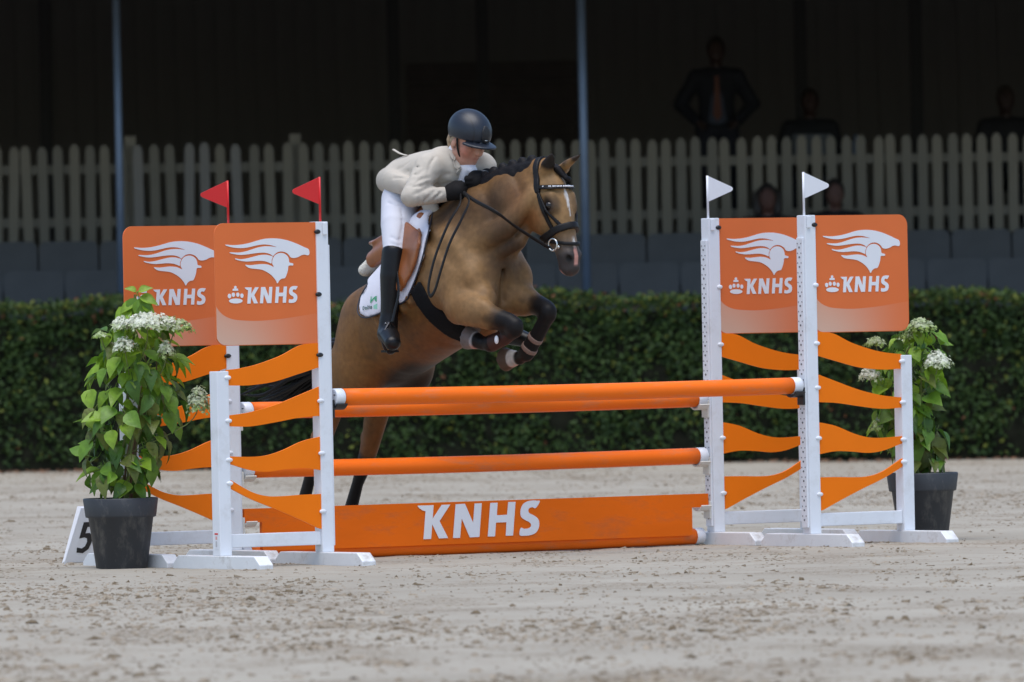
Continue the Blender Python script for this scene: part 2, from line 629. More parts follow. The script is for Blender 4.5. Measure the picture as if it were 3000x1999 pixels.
# loose clods and fibres lying on the sand: nobody could count them
def clods(n_try=120000, n_print=420):
    y = RNG.uniform(-16, 30, n_try)
    half = (y + 45) * 0.064
    x = RNG.uniform(-1, 1, n_try) * half
    keep = RNG.uniform(0, 1, n_try) < (0.06 + 0.75 * churn(x, y) ** 1.5)
    x, y = x[keep], y[keep]
    px, py = [], []
    for _ in range(n_print):                       # hoof prints
        cy = RNG.uniform(-15.5, 25); cx = RNG.uniform(-1, 1) * (cy + 45) * 0.06
        k = int(RNG.integers(10, 44))
        px.append(cx + RNG.normal(0, 0.08, k)); py.append(cy + RNG.normal(0, 0.20, k))
    x = np.concatenate([x] + px); y = np.concatenate([y] + py)
    n = len(x)
    big = RNG.uniform(0, 1, n) ** 7
    sz = 0.0024 + 0.008 * big + RNG.uniform(0, 0.0022, n)
    sz = sz * np.interp(y, [-16, -6, 2, 30], [1.45, 1.25, 1.0, 1.1])
    # lump: a ragged ring of five round the middle, a smaller ring of three near the top
    a5 = np.arange(5) * 2 * math.pi / 5; a3 = np.arange(3) * 2 * math.pi / 3 + .5
    O = np.concatenate([np.stack([np.cos(a5), np.sin(a5), 0 * a5 + .1], 1), np.stack([.55 * np.cos(a3), .55 * np.sin(a3), 0 * a3 + .85], 1)])
    T = np.array([(0, 1, 5), (1, 6, 5), (1, 2, 6), (2, 3, 6), (3, 7, 6), (3, 4, 7), (4, 0, 7), (0, 5, 7), (5, 6, 7)])
    V = O[None] * sz[:, None, None] * RNG.uniform(0.55, 1.35, (n, 8, 1))
    V += RNG.normal(0, .18, (n, 8, 3)) * sz[:, None, None]
    V[:, :, 0] *= RNG.uniform(1.0, 2.6, (n, 1))
    V[:, :, 2] *= RNG.uniform(0.55, 1.25, (n, 1))
    a = RNG.uniform(-0.8, 0.8, n)[:, None]
    vx = V[:, :, 0] * np.cos(a) - V[:, :, 1] * np.sin(a); vy = V[:, :, 0] * np.sin(a) + V[:, :, 1] * np.cos(a)
    V[:, :, 0] = vx + x[:, None]; V[:, :, 1] = vy + y[:, None]
    V[:, :, 2] += sand_height(x, y)[:, None] - sz[:, None] * .25
    F = (T[None] + (np.arange(n) * 8)[:, None, None]).reshape(-1, 3)
    me = mesh_np('sand_clods', V.reshape(-1, 3), F, True)
    t = RNG.uniform(0, 1, (n, 1)) ** .8
    c = np.array([[0.34, 0.29, 0.225]]) * (1 - t) + np.array([[0.13, 0.10, 0.065]]) * t
    set_col(me, np.repeat(c, 8, 0))
    o = link('sand_clods', me, mat('clod', attr=True, rough=0.95, var=0.2, scale=90, spec=0.15))
    tag(o, 'loose dark clods and fibres strewn over the trampled sand', 'sand clods', kind='stuff')


clods()

# ------------------------------------------------------------------ leaves used by the hedge (one mass)
HEDGE_Y = 30.0                       # front face, metres beyond the jump


def leaf_mass(n, P, Nrm, size, C, spread=0.8):
    """n folded four-sided leaves at P facing roughly Nrm -> verts, tris, colours"""
    d = Nrm + RNG.normal(0, spread, (n, 3)); d /= np.linalg.norm(d, axis=1)[:, None]
    t = RNG.normal(0, 1, (n, 3)); t[:, 2] -= 0.5
    t -= d * (t * d).sum(1)[:, None]; t /= np.linalg.norm(t, axis=1)[:, None]
    b = np.cross(d, t)
    s = size[:, None]
    V = np.stack([P - t * s * 0.5, P + b * s * 0.3 + d * s * 0.08, P + t * s * 0.55, P - b * s * 0.3 + d * s * 0.08], 1)
    k = np.arange(n)[:, None] * 4
    F = np.concatenate([k + np.array([[0, 1, 2]]), k + np.array([[0, 2, 3]])])
    return V.reshape(-1, 3), F, np.repeat(C, 4, 0)


def build_hedge():
    root = empty('hedge', (0, HEDGE_Y, 0))
    x0, x1, dep = -7.0, 7.0, 0.75
    top = lambda x: 1.335 - 0.0062 * x + 0.03 * np.sin(x * 2.1 + 1) + 0.02 * np.sin(x * 5.3)
    # dense twiggy inside
    nx, nz = 140, 14
    U = np.linspace(x0, x1, nx); W = np.linspace(0, 1, nz)
    A, B = np.meshgrid(U, W, indexing='ij')
    zz = (top(A) - 0.06) * B - 0.0065 * A
    P = np.stack([A.ravel(), (0.07 + 0.03 * B).ravel(), zz.ravel()], 1)
    P[:, 1] += 0.07 * hash_noise(P, 6.0, 2)
    ii = np.arange(nx * nz).reshape(nx, nz)
    Q = np.stack([ii[:-1, :-1].ravel(), ii[1:, :-1].ravel(), ii[1:, 1:].ravel(), ii[:-1, 1:].ravel()], 1)
    P2 = P.copy(); P2[:, 1] = dep
    tq = np.stack([ii[:-1, -1], ii[1:, -1], ii[1:, -1] + len(P), ii[:-1, -1] + len(P)], 1)
    e0 = np.stack([ii[0, :-1], ii[0, 1:], ii[0, 1:] + len(P), ii[0, :-1] + len(P)], 1)
    e1 = np.stack([ii[-1, :-1], ii[-1, 1:], ii[-1, 1:] + len(P), ii[-1, :-1] + len(P)], 1)
    link('twigs', mesh_np('twigs', np.concatenate([P, P2]), np.concatenate([Q, Q[:, ::-1] + len(P), tq, e0, e1]), True),
         mat('hedge_inside', (0.012, 0.013, 0.008), 0.95, var=0.4, scale=9, spec=0.1), root)
    n = 80000
    x = RNG.uniform(x0, x1, n)
    f = RNG.uniform(0, 1, n)
    onTop = f < 0.24
    h = RNG.uniform(0.02, 1, n) ** 0.85
    T = top(x)
    z = np.where(onTop, T + RNG.normal(0, 0.022, n) + 0.03, T * h)
    PP = np.stack([x * 1.0, 0 * x, z], 1)
    lump = hash_noise(PP, 5.0, 7)
    y = np.where(onTop, RNG.uniform(0, dep, n), 0.03 + 0.09 * (1 - lump) + RNG.uniform(0, 0.10, n))
    z = z - 0.0065 * x + ground_z(x, HEDGE_Y + 0 * x) * 0.0
    Nrm = np.where(onTop[:, None], np.array([[0, -0.35, 1.0]]), np.array([[0, -1.0, 0.55]]))
    # beech-like greens, a few bronze and yellow young leaves mostly along the clipped top
    g = RNG.uniform(0, 1, (n, 1))
    C = np.array([[0.016, 0.036, 0.011]]) * (1 - g) + np.array([[0.054, 0.098, 0.023]]) * g
    u = RNG.uniform(0, 1, n)
    hi = onTop | (h > 0.93)
    yel = u < np.where(hi, 0.16, 0.04); red = (u > 0.955) & hi | (u > 0.995)
    C[yel] = np.array([0.15, 0.175, 0.030]) * RNG.uniform(0.7, 1.2, (yel.sum(), 1))
    C[red] = np.array([0.17, 0.07, 0.03]) * RNG.uniform(0.6, 1.2, (red.sum(), 1))
    V, F, CC = leaf_mass(n, np.stack([x, y, z], 1), Nrm, RNG.uniform(0.032, 0.060, n), C)
    me = mesh_np('foliage', V, F, False)
    set_col(me, CC)
    fo = link('foliage', me, mat('hedge_leaf', attr=True, rough=0.6, var=0.1, scale=3, spec=0.22, trans=0.18), root)
    tag(fo, kind='stuff')
    # fallen leaves along the foot of the hedge
    n = 700
    x = RNG.uniform(-6, 6, n); y = -np.abs(RNG.normal(0, 0.35, n)) - 0.02
    zz = sand_height(x, y + HEDGE_Y) + 0.012
    C = np.array([[0.16, 0.075, 0.035]]) * RNG.uniform(0.4, 1.3, (n, 1))
    V, F, CC = leaf_mass(n, np.stack([x, y, zz], 1), np.tile([[0, -0.2, 1.0]], (n, 1)), RNG.uniform(0.03, 0.06, n), C, 0.35)
    me = mesh_np('fallen_leaves', V, F, False); set_col(me, CC)
    tag(link('fallen_leaves', me, mat('fallen_leaf', attr=True, rough=0.8, var=0.1), root), kind='stuff')
    tag(root, 'long clipped dark green hedge between the sand and the stand', 'hedge')


build_hedge()

# ------------------------------------------------------------------ covered grandstand behind the hedge
BK = lambda x: -0.0065 * x           # the stand follows the slope of the ground
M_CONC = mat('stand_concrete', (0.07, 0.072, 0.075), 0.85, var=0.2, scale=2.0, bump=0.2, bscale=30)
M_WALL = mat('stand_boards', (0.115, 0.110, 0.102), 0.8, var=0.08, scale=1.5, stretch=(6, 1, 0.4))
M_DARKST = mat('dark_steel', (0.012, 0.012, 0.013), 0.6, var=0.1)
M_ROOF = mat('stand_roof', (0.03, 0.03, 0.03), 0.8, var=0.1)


def build_stand():
    root = empty('grandstand', (0, 32.0, 0))
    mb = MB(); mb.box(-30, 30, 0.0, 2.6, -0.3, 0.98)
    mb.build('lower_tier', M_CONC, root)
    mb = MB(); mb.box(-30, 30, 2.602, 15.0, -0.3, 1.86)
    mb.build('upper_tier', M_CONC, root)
    # back wall of upright boards
    for i in range(-62, 63):
        mb = MB(); mb.box(i * 0.2 - 0.098, i * 0.2 + 0.098, 14.0 - 0.012 * (i % 2), 14.03, 1.861, 6.6)
        if i == -62: me0 = mb.mesh('board'); me0.materials.append(M_WALL)
        o = link('board', me0 if i % 2 == 0 or i == -62 else me0, None, root)
        o.location = ((i + 62) * 0.2, -0.012 * (i % 2), 0)
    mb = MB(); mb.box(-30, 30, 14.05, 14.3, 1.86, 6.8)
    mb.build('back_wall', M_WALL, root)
    for s in (-1, 1):
        mb = MB(); mb.box(s * 30 - 0.15, s * 30 + 0.15, -1.0, 14.3, 0, 6.8)
        mb.build('side_wall', M_WALL, root)
    # roof with purlins: it is what keeps the stand dark
    mb = MB()
    V = [(-31, -1.6, 4.8), (31, -1.6, 4.8), (31, 14.6, 6.9), (-31, 14.6, 6.9)]
    V += [(x, y, z + 0.15) for x, y, z in V]
    mb.raw(V, [(3, 2, 1, 0), (4, 5, 6, 7), (0, 1, 5, 4), (1, 2, 6, 5), (2, 3, 7, 6), (3, 0, 4, 7)])
    mb.build('roof', M_ROOF, root)
    mb = MB(); mb.box(-31, 31, -1.72, -1.602, 4.16, 5.0)  # unseen roof edge, dropped to just above the view to darken the stand
    mb.build('shading_fascia', M_ROOF, root)
    # dark inner columns
    for px in (134, 1154, 1415, 2346, 2684):
        p = at(px, 200, 88.0)
        mb = MB(); mb.box(p[0] - 0.06, p[0] + 0.06, 10.9, 11.02, 1.861, 6.5)
        mb.build('inner_column', M_DARKST, root)
    # wide dark shutter in the back wall
    a, b = at(1192, 245, 90.8), at(1690, 245, 90.8)
    for k in range(9):
        mb = MB(); mb.box(a[0], b[0], 13.93, 13.975, 1.9 + k * 0.21, 1.9 + k * 0.21 + 0.195, 0.01)
        mb.build('shutter_board', mat('shutter', (0.055, 0.045, 0.042), 0.7, var=0.2), root)
    tag(root, 'deep dark covered grandstand with boarded back wall behind the hedge', 'grandstand')
    # slender galvanised posts that carry the roof edge
    for i, (px, w, lab) in enumerate(((334, 0.033, 'thin blue grey steel post left of the orange boards'),
                                      (1696, 0.037, 'thin blue grey steel post right behind the horse head'))):
        p = at(px, 0, 77.6)
        q = at(px + 20, 850, 77.6)
        o = MB().tube([(0, 0, 0), (0, 0, 5.4)], w, 14).build('roof_post', mat('galvanised', (0.16, 0.215, 0.30), 0.45, var=0.12, scale=3, metal=0.35), None,
                                                             loc=(q[0] + 0.008, p[1], -0.02))
        tag(o, lab, 'post', 'roof posts of the stand')


build_stand()

# ------------------------------------------------------------------ picket fence on the edge of the upper tier
M_PICKET = [mat('picket_%d' % i, c, 0.8, var=0.15, scale=5, stretch=(1, 1, 0.25), dirt=(0.08, 0.075, 0.05), dirt_scale=2, dirt_amt=0.5)
            for i, c in enumerate(((0.222, 0.200, 0.152), (0.190, 0.175, 0.137), (0.240, 0.228, 0.205)))]
FENCE_Y = 35.0


def picket_fence(x0, x1, label, lighter=False):
    root = empty('picket_fence', (x0, FENCE_Y, 0))
    pitch = 0.1318
    w = 0.042
    poly = [(-w, 0), (w, 0), (w, 0.815), (0.6 * w, 0.852), (0, 0.866), (-0.6 * w, 0.852), (-w, 0.815)]
    mes = []
    for i in range(3):
        me = MB().prism(poly, -0.01, 0.012).mesh('picket'); me.materials.append(M_PICKET[i]); mes.append(me)
    n = int((x1 - x0) / pitch)
    for i in range(n):
        x = (i + 0.5) * (x1 - x0) / n
        k = RNG.choice(3, p=(0.2, 0.2, 0.6) if lighter else (0.62, 0.37, 0.01))
        o = link('picket', mes[k], None, root)
        o.location = (x, float(RNG.normal(0, 0.002)), 1.918 + BK(x0 + x) + float(RNG.normal(0, 0.006)))
        o.rotation_euler = (0, float(RNG.normal(0, 0.011)), 0)
    for z in (0.19, 0.655):
        a, b = BK(x0) + 1.918 + z, BK(x1) + 1.918 + z
        L_ = x1 - x0
        V = [(0, 0.013, a - 0.04), (L_, 0.013, b - 0.04), (L_, 0.05, b - 0.04), (0, 0.05, a - 0.04),
             (0, 0.013, a + 0.04), (L_, 0.013, b + 0.04), (L_, 0.05, b + 0.04), (0, 0.05, a + 0.04)]
        MB().raw(V, [(3, 2, 1, 0), (4, 5, 6, 7), (0, 1, 5, 4), (1, 2, 6, 5), (2, 3, 7, 6), (3, 0, 4, 7)]).build('rail', M_PICKET[1], root)
    for x in ((0.0, L_) if lighter else ()):
        MB().box(x - 0.05, x + 0.05, 0.052, 0.14, 1.862, 2.86 + BK(x0 + x), 0.008).build('post', M_PICKET[0], root)
    tag(root, label, 'picket fence', 'fence along the upper tier')


_a, _b = float(at(384, 600, 80)[0]), float(at(868, 600, 80)[0])
picket_fence(-6.2, _a - 0.012, 'olive beige picket fence section at the far left')
picket_fence(_a, _b, 'paler picket gate section between two taller posts above the orange boards', True)
picket_fence(_b + 0.012, 6.2, 'long olive beige picket fence running behind rider and horse to the right')

# ------------------------------------------------------------------ rows of grey plastic seats below the fence
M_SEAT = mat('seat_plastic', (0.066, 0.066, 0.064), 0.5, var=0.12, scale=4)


def make_seat():
    root = empty('stand_seat')
    bx, bz = 0.257, 0.44
    poly = [(-bx, 0), (bx, 0), (bx, bz - 0.06)]
    poly += [(bx - 0.06 + 0.06 * math.cos(a), bz - 0.06 + 0.06 * math.sin(a)) for a in np.linspace(0.2, math.pi / 2, 5)]
    poly += [(-x, z) for x, z in reversed(poly[2:])]
    o = MB().prism(poly, -0.012, 0.012).build('seat_back', M_SEAT, root, (0, 0, 0.44), (math.radians(-8), 0, 0))
    MB().box(-0.235, 0.235, -0.44, -0.03, 0.405, 0.435, 0.012).build('seat_pan', M_SEAT, root)
    MB().box(-0.03, 0.03, -0.25, -0.18, 0, 0.404).build('pedestal', M_DARKST, root)
    return root


def copy_tree(o, parent=None):
    c = o.copy(); COL.objects.link(c); c.parent = parent
    for ch in o.children: copy_tree(ch, c)
    return c


_seat0 = make_seat()
_first = True
for row, (yy, zz, lab) in enumerate(((34.45, 1.06, 'grey plastic seat in the row right under the picket fence'),
                                     (33.55, 0.80, 'grey plastic seat in the lower row just above the hedge'))):
    for i in range(-9, 10):
        s = _seat0 if _first else copy_tree(_seat0)
        _first = False
        x = i * 0.53 + (0.13 if row else -0.14)
        s.location = (x, yy, zz + BK(x) - (0.0 if row == 0 else 0.0))
        tag(s, lab, 'seat', 'upper row of seats' if row == 0 else 'lower row of seats')
# the step the upper seat row stands on
_st = MB().box(-30, 30, 33.75, 34.6, 0.981, 1.05).build('seat_step', M_CONC)
tag(_st, kind='structure')


# ================================================================== THE JUMP
M_WHITE = mat('white_paint', (0.77, 0.80, 0.85), 0.35, var=0.03, scale=6, dirt=(0.40, 0.36, 0.31), dirt_scale=7, dirt_amt=0.35)
M_WHITE_DIRTY = mat('white_paint_foot', (0.73, 0.75, 0.77), 0.45, var=0.05, scale=9, dirt=(0.30, 0.26, 0.21), dirt_scale=9, dirt_amt=0.75)
M_ORANGE = mat('orange_slat', (0.92, 0.200, 0.006), 0.5, var=0.04, scale=3, spec=0.12)
M_POLE = mat('orange_pole', (0.95, 0.172, 0.010), 0.45, spec=0.18, var=0.07, scale=5, dirt=(0.50, 0.22, 0.12), dirt_scale=18, dirt_amt=0.6, stretch=(0.25, 1, 1))
M_PLANK = mat('orange_plank', (0.82, 0.150, 0.006), 0.55, spec=0.12, var=0.07, scale=6, dirt=(0.40, 0.12, 0.05), dirt_scale=12, dirt_amt=0.6, stretch=(0.3, 1, 1))
M_PANEL = mat('orange_print', (0.74, 0.168, 0.044), 0.5, var=0.04, scale=2.5, spec=0.25)
M_PRINT = mat('white_print', (0.78, 0.79, 0.83), 0.45, var=0.02)
M_PEDGE = mat('panel_edge', (0.75, 0.45, 0.25), 0.5, var=0.0)
M_BLACKP = mat('black_plastic', (0.012, 0.012, 0.014), 0.4, var=0.1)
M_CREAM = mat('cream_plastic', (0.66, 0.65, 0.60), 0.45, var=0.05)
M_RED = mat('red_flag', (0.66, 0.012, 0.014), 0.4, var=0.03)
M_HOLE = mat('keyhole', (0.12, 0.12, 0.13), 0.8, var=0.0)


def fade_print():
    """the pale wave printed on the board, fading from peach to orange"""
    m = bpy.data.materials.new('wave_print'); m.use_nodes = True
    N, L = m.node_tree.nodes, m.node_tree.links
    a = N.new('ShaderNodeAttribute'); a.attribute_name = 'Col'
    L.new(a.outputs['Color'], N['Principled BSDF'].inputs['Base Color'])
    N['Principled BSDF'].inputs['Roughness'].default_value = 0.42
    return m


M_WAVE = fade_print()

J0 = on_ground(747 * 1.275, 1297 * 1.275)          # front inner post, left
J1 = on_ground(1867 * 1.275, 1255 * 1.275)         # front inner post, right
JD = (J1 - J0); SPAN = float(np.linalg.norm(JD)); JD = JD / SPAN
THETA = math.atan2(JD[1], JD[0])
JN = np.array([JD[1], -JD[0], 0.0])                # towards the camera
SPREAD = 0.85
J0R, J1R = J0 - JN * SPREAD, J1 - JN * SPREAD

# --- lettering and emblem outlines (pixel tracings, normalised later)
GLYPHS = {
    'K': [(168, 238), (412, 233), (393, 468), (537, 230), (668, 226), (498, 507), (625, 800), (485, 805), (385, 560), (364, 810), (248, 815), (288, 336), (240, 320), (195, 285), (170, 252)],
    'N': [(750, 222), (893, 215), (1013, 545), (1042, 212), (1152, 209), (1105, 788), (957, 793), (838, 465), (808, 800), (700, 800)],
    'H': [(1283, 207), (1396, 203), (1380, 420), (1540, 412), (1560, 195), (1673, 192), (1625, 772), (1512, 775), (1527, 542), (1365, 546), (1345, 783), (1235, 783)],
    'S': [(2050, 190), (1985, 302), (1935, 290), (1885, 305), (1868, 345), (1885, 390), (1945, 425), (2010, 480), (2035, 560), (2020, 660), (1970, 735), (1890, 770), (1810, 778), (1728, 765),
          (1745, 645), (1800, 658), (1860, 652), (1900, 625), (1905, 585), (1880, 545), (1820, 510), (1765, 465), (1745, 400), (1755, 310), (1790, 235), (1850, 190), (1940, 172), (2000, 176)],
}
GLYPHS = {k: [(x - 168, 815 - (y + 0.0245 * (x - 248))) for x, y in v] for k, v in GLYPHS.items()}   # origin lower left, y up, 1882 wide


def smooth_glyph(p, n=4):
    return catmull(p, n, True)


EMBLEM = [
    [(135, 305), (220, 312), (320, 305), (420, 285), (520, 255), (600, 237), (700, 232), (800, 243), (900, 270), (1000, 312), (1060, 342), (1105, 362), (1118, 390), (1118, 425), (1100, 440), (1060, 432),
     (1020, 440), (985, 460), (935, 472), (895, 462), (880, 440), (855, 414), (820, 397), (780, 392), (740, 402), (705, 428), (688, 446), (660, 425), (610, 408), (550, 405), (470, 412), (380, 425), (300, 430),
     (230, 420), (185, 408), (187, 398), (280, 402), (360, 390), (440, 365), (520, 340), (600, 328), (670, 330), (735, 338), (690, 322), (640, 310), (580, 306), (520, 312), (440, 330), (370, 344), (300, 348), (220, 340), (150, 322), (135, 315)],
    [(245, 472), (300, 482), (370, 475), (450, 455), (530, 435), (600, 430), (650, 440), (685, 455), (672, 490), (667, 535), (640, 525), (590, 508), (520, 502), (440, 507), (370, 510), (300, 500), (250, 485)],
    [(360, 550), (420, 555), (490, 548), (560, 542), (620, 548), (660, 562), (695, 578), (680, 545), (678, 510), (690, 470), (715, 435), (750, 415), (785, 410), (825, 420), (860, 450), (875, 490), (880, 525), (920, 537),
     (925, 550), (918, 562), (870, 565), (862, 610), (848, 660), (825, 712), (790, 720), (765, 735), (748, 755), (740, 773), (728, 773), (720, 750), (690, 705), (650, 665), (600, 632), (550, 610), (480, 600), (420, 592), (385, 578)],
]
PAN_W, PAN_H = 0.605, 0.605


def pan_xy(x, y):
    """tracing pixel -> metres on the board, origin lower left (seen from the front)"""
    return ((x - 5) / 1217.0 * PAN_W, (1520 - (y + 0.008 * (x - 600))) / 1482.0 * PAN_H)


def flat(polys, y, thick=0.0016):
    mb = MB()
    for p in polys: mb.prism([tuple(q) for q in p], y - thick, y)
    return mb


def wing_slats():
    """four wavy slats: (upper curve, lower curve) in (fraction of the bay, height)"""
    raw = [([(958, -62), (1075, -52), (1200, 15), (1338, 66), (1440, 89), (1525, 98)], [(958, 100), (1100, 145), (1250, 190), (1400, 207), (1525, 203)]),
           ([(958, 230), (1100, 290), (1250, 350), (1400, 390), (1525, 405)], [(962, 432), (1100, 440), (1250, 465), (1400, 485), (1528, 478)]),
           ([(965, 573), (1080, 600), (1200, 655), (1300, 685), (1400, 690), (1530, 680)], [(970, 800), (1080, 780), (1200, 785), (1300, 795), (1400, 780), (1530, 730)]),
           ([(975, 962), (1100, 962), (1200, 965), (1300, 960), (1400, 925), (1530, 835)], [(978, 1200), (1100, 1130), (1250, 1050), (1400, 975), (1535, 890)])]
    out = []
    for up, lo in raw:
        f = lambda q: [((x - 965) / 568.0, (1451 - (y + 0.015 * (x - 965))) / 1370.0) for x, y in q]
        u, l = catmull(f(up), 6), catmull(f(lo), 6)
        u[0][0] = l[0][0] = 0.0; u[-1][0] = l[-1][0] = 1.0
        out.append((u, l))
    return out


SLATS = wing_slats()
POST_H, OUT_H, BAY, PW = 1.705, 0.975, 0.60, 0.069


def jump_wing(base, o, flag_mat, label, cups, sticker=False):
    """o = +1: the wing runs to the right of its inner post, -1: to the left. Local x along the jump, -y to the camera"""
    root = empty('jump_wing', (base[0], base[1], float(sand_height(base[0], base[1])) - 0.004), THETA)
    tag(root, label, 'jump wing', 'wings of the jump')
    h = PW / 2
    B = 0.004
    FH = 0.068
    ox = o * BAY
    MB().box(-h, h, -h, h, FH, POST_H, B).build('post', M_WHITE, root)
    MB().box(ox - h, ox + h, -h, h, FH, OUT_H, B).build('post', M_WHITE, root)
    a, b = sorted((o * h, ox - o * h))
    MB().box(a, b, -0.021, 0.021, 0.105, 0.172, B).build('rail', M_WHITE, root)
    for x in (0.0, ox):                                  # feet with sloping toes
        fw = 0.040
        prof = [(-0.40, 0.0), (0.40, 0.0), (0.40, 0.026), (0.35, FH), (-0.35, FH), (-0.40, 0.026)]
        V = [(x - fw, p, z) for p, z in prof] + [(x + fw, p, z) for p, z in prof]
        n = len(prof)
        F = [tuple(range(n - 1, -1, -1)), tuple(range(n, 2 * n))] + [(i, (i + 1) % n, n + (i + 1) % n, n + i) for i in range(n)]
        ft = MB().raw(V, F).build('foot', M_WHITE_DIRTY, root)
        bv = ft.modifiers.new('bevel', 'BEVEL'); bv.width = 0.004; bv.segments = 2
    # board with print
    yb = -0.020
    x_in, x_out = o * (h - 0.012), o * (h + PAN_W - 0.012)
    z0, z1 = POST_H - PAN_H, POST_H - 0.002
    r = 0.055
    xl, xr = min(x_in, x_out), max(x_in, x_out)
    arc = lambda cx, cz, a0, a1: [(cx + r * math.cos(t), cz + r * math.sin(t)) for t in np.linspace(a0, a1, 8)]
    hp = math.pi / 2
    if o > 0:
        poly = [(xl, z0), *arc(xr - r, z0 + r, -hp, 0), *arc(xr - r, z1 - r, 0, hp), (xl, z1)]
    else:
        poly = [(xr, z1), *arc(xl + r, z1 - r, hp, 2 * hp), *arc(xl + r, z0 + r, 2 * hp, 3 * hp), (xr, z0)]
    board = MB().prism(poly, yb - 0.006, yb).build('board', M_PANEL, root)
    px0 = xl
    P = lambda q: (px0 + pan_xy(*q)[0], z0 + pan_xy(*q)[1])
    yf = yb - 0.0065
    flat([catmull([P(q) for q in e], 3, True) for e in EMBLEM], yf).build('emblem', M_PRINT, board)
    L0 = P((348, 1019)); sc = (P((970, 1019))[0] - L0[0]) / 1882.0; sz = 0.0815 / 590.0
    flat([[(L0[0] + x * sc, L0[1] + y * sz) for x, y in (smooth_glyph(g, 3) if k == 'S' else g)] for k, g in GLYPHS.items()], yf).build('lettering', M_PRINT, board)
    ell = lambda cx, cy, rx, ry: [P((cx + rx * math.cos(t), cy - ry * math.sin(t))) for t in np.linspace(0, 2 * math.pi, 20, endpoint=False)]
    crown = [ell(240, 985, 80, 30), ell(167, 925, 20, 28), ell(213, 910, 19, 26), ell(265, 910, 19, 26), ell(313, 922, 19, 27),
             [P(q) for q in ((205, 862), (208, 838), (226, 836), (222, 812), (240, 802), (254, 812), (250, 836), (268, 836), (271, 862))]]
    flat(crown, yf).build('crown', M_PRINT, board)
    # pale wave across the lower edge
    top = catmull([P(q) for q in ((8, 1045), (40, 1100), (100, 1160), (200, 1205), (330, 1222), (500, 1228), (700, 1215), (900, 1190), (1215, 1140))], 4)
    Vw, Fw, Cw = [], [], []
    for i, (x, z) in enumerate(top):
        zb = z0 + 0.003
        if o < 0 and x < xl + r: zb = z0 + r - math.sqrt(max(r * r - (xl + r - x) ** 2, 0)) + 0.003
        if o > 0 and x > xr - r: zb = z0 + r - math.sqrt(max(r * r - (x - xr + r) ** 2, 0)) + 0.003
        if o > 0 and x < xl + r: zb = z0 + r - math.sqrt(max(r * r - (xl + r - x) ** 2, 0)) + 0.003
        x = min(max(x, xl + 0.003), xr - 0.003)
        t = (x - xl) / PAN_W
        g = 1 - sstep(t, 0.05, 1.02)
        for zz, gg in ((z, g * 0.72), (zb, g)):
            Vw.append((x, yf, zz)); Cw.append(np.array((0.74, 0.168, 0.044)) * (1 - gg) + np.array((0.66, 0.42, 0.31)) * gg)
        if i: Fw.append((2 * i - 2, 2 * i - 1, 2 * i + 1, 2 * i))
    me = MB().raw(Vw, Fw).mesh('wave'); set_col(me, Cw)
    link('wave', me, M_WAVE, board)
    # slats
    xa, xb = o * (h - 0.006), o * (BAY - h + 0.006)
    for u, l in SLATS:
        poly = [(xa + p[0] * (xb - xa), p[1]) for p in u] + [(xa + p[0] * (xb - xa), p[1]) for p in l[::-1]]
        MB().prism(poly, -0.029, -0.017).build('slat', M_ORANGE, root)
        for e in (0, -1):
            zc = (u[e][1] + l[e][1]) / 2
            xc = (xa, xb)[e]
            MB().ellipsoid((xc, -0.034, zc), (0.021, 0.009, 0.0115), 12, 6).build('clip', M_BLACKP if (e == 0 and u is SLATS[0][0] and o < 0) else M_WHITE, root)
    for zc in (POST_H - 0.05, POST_H - 0.36):
        MB().ellipsoid((xa, -0.034, zc), (0.019, 0.009, 0.012), 12, 6).build('clip', M_BLACKP if (o < 0 or zc > POST_H - 0.1) else M_WHITE, root)
    # keyhole track on the jump side of the inner post
    xs_ = sorted((-o * h, -o * (h + 0.012)))
    tr = MB().box(xs_[0], xs_[1], -0.026, 0.026, 0.10, POST_H - 0.115, 0.003).build('cup_track', M_WHITE, root)
    hb = MB()
    xk = -o * (h + 0.0125)
    for i in range(29):
        z = 0.14 + i * 0.05
        hb.tube([(xk, 0.0, z), (xk - o * 0.0015, 0.0, z)], 0.0055, 8)
        for s in (-1, 1): hb.tube([(xk, s * 0.015, z + 0.02), (xk - o * 0.0015, s * 0.015, z + 0.02)], 0.0035, 6)
    tag(hb.build('keyholes', M_HOLE, tr), kind='stuff')
    # flag on the post
    fl = MB()
    fx, fz = -o * 0.012, POST_H
    pts = [(fx, fz + 0.085), (fx + o * 0.150, fz + 0.139), (fx + o * 0.160, fz + 0.146), (fx + o * 0.161, fz + 0.156), (fx + o * 0.153, fz + 0.163), (fx, fz + 0.222)]
    fl.prism(pts, -0.0015, 0.0015)
    f = fl.build('flag', flag_mat, root)
    MB().tube([(fx, 0, fz - 0.0), (fx, 0, fz + 0.222)], 0.006, 10).build('flag_stick', flag_mat, f)
    MB().box(fx - 0.012, fx + 0.012, -0.045, -0.0352, fz - 0.065, fz - 0.005, 0.003).build('flag_socket', M_WHITE, f)
    # cups that carry the poles
    for z, m, y in cups:
        c = MB()
        x0 = -o * (h + 0.0125)
        c.box(*sorted((x0, x0 - o * 0.012)), -0.028, 0.028, z - 0.095, z - 0.005, 0.003)
        V, F = [], []
        n = 9
        for i in range(n):
            t = math.radians(-150 + 120 * i / (n - 1))
            for rr in (0.048, 0.056):
                for xx in (x0 - o * 0.012, x0 - o * 0.075):
                    V.append((xx, rr * math.cos(t), z + rr * math.sin(t)))
        for i in range(n - 1):
            a = i * 4; b2 = a + 4
            F += [(a, b2, b2 + 1, a + 1), (a + 2, a + 3, b2 + 3, b2 + 2), (a, a + 2, b2 + 2, b2), (a + 1, b2 + 1, b2 + 3, a + 3)]
        F += [(0, 1, 3, 2), (4 * n - 4, 4 * n - 2, 4 * n - 1, 4 * n - 3)]
        c.raw(V, F)
        c.build('pole_cup', m, root)
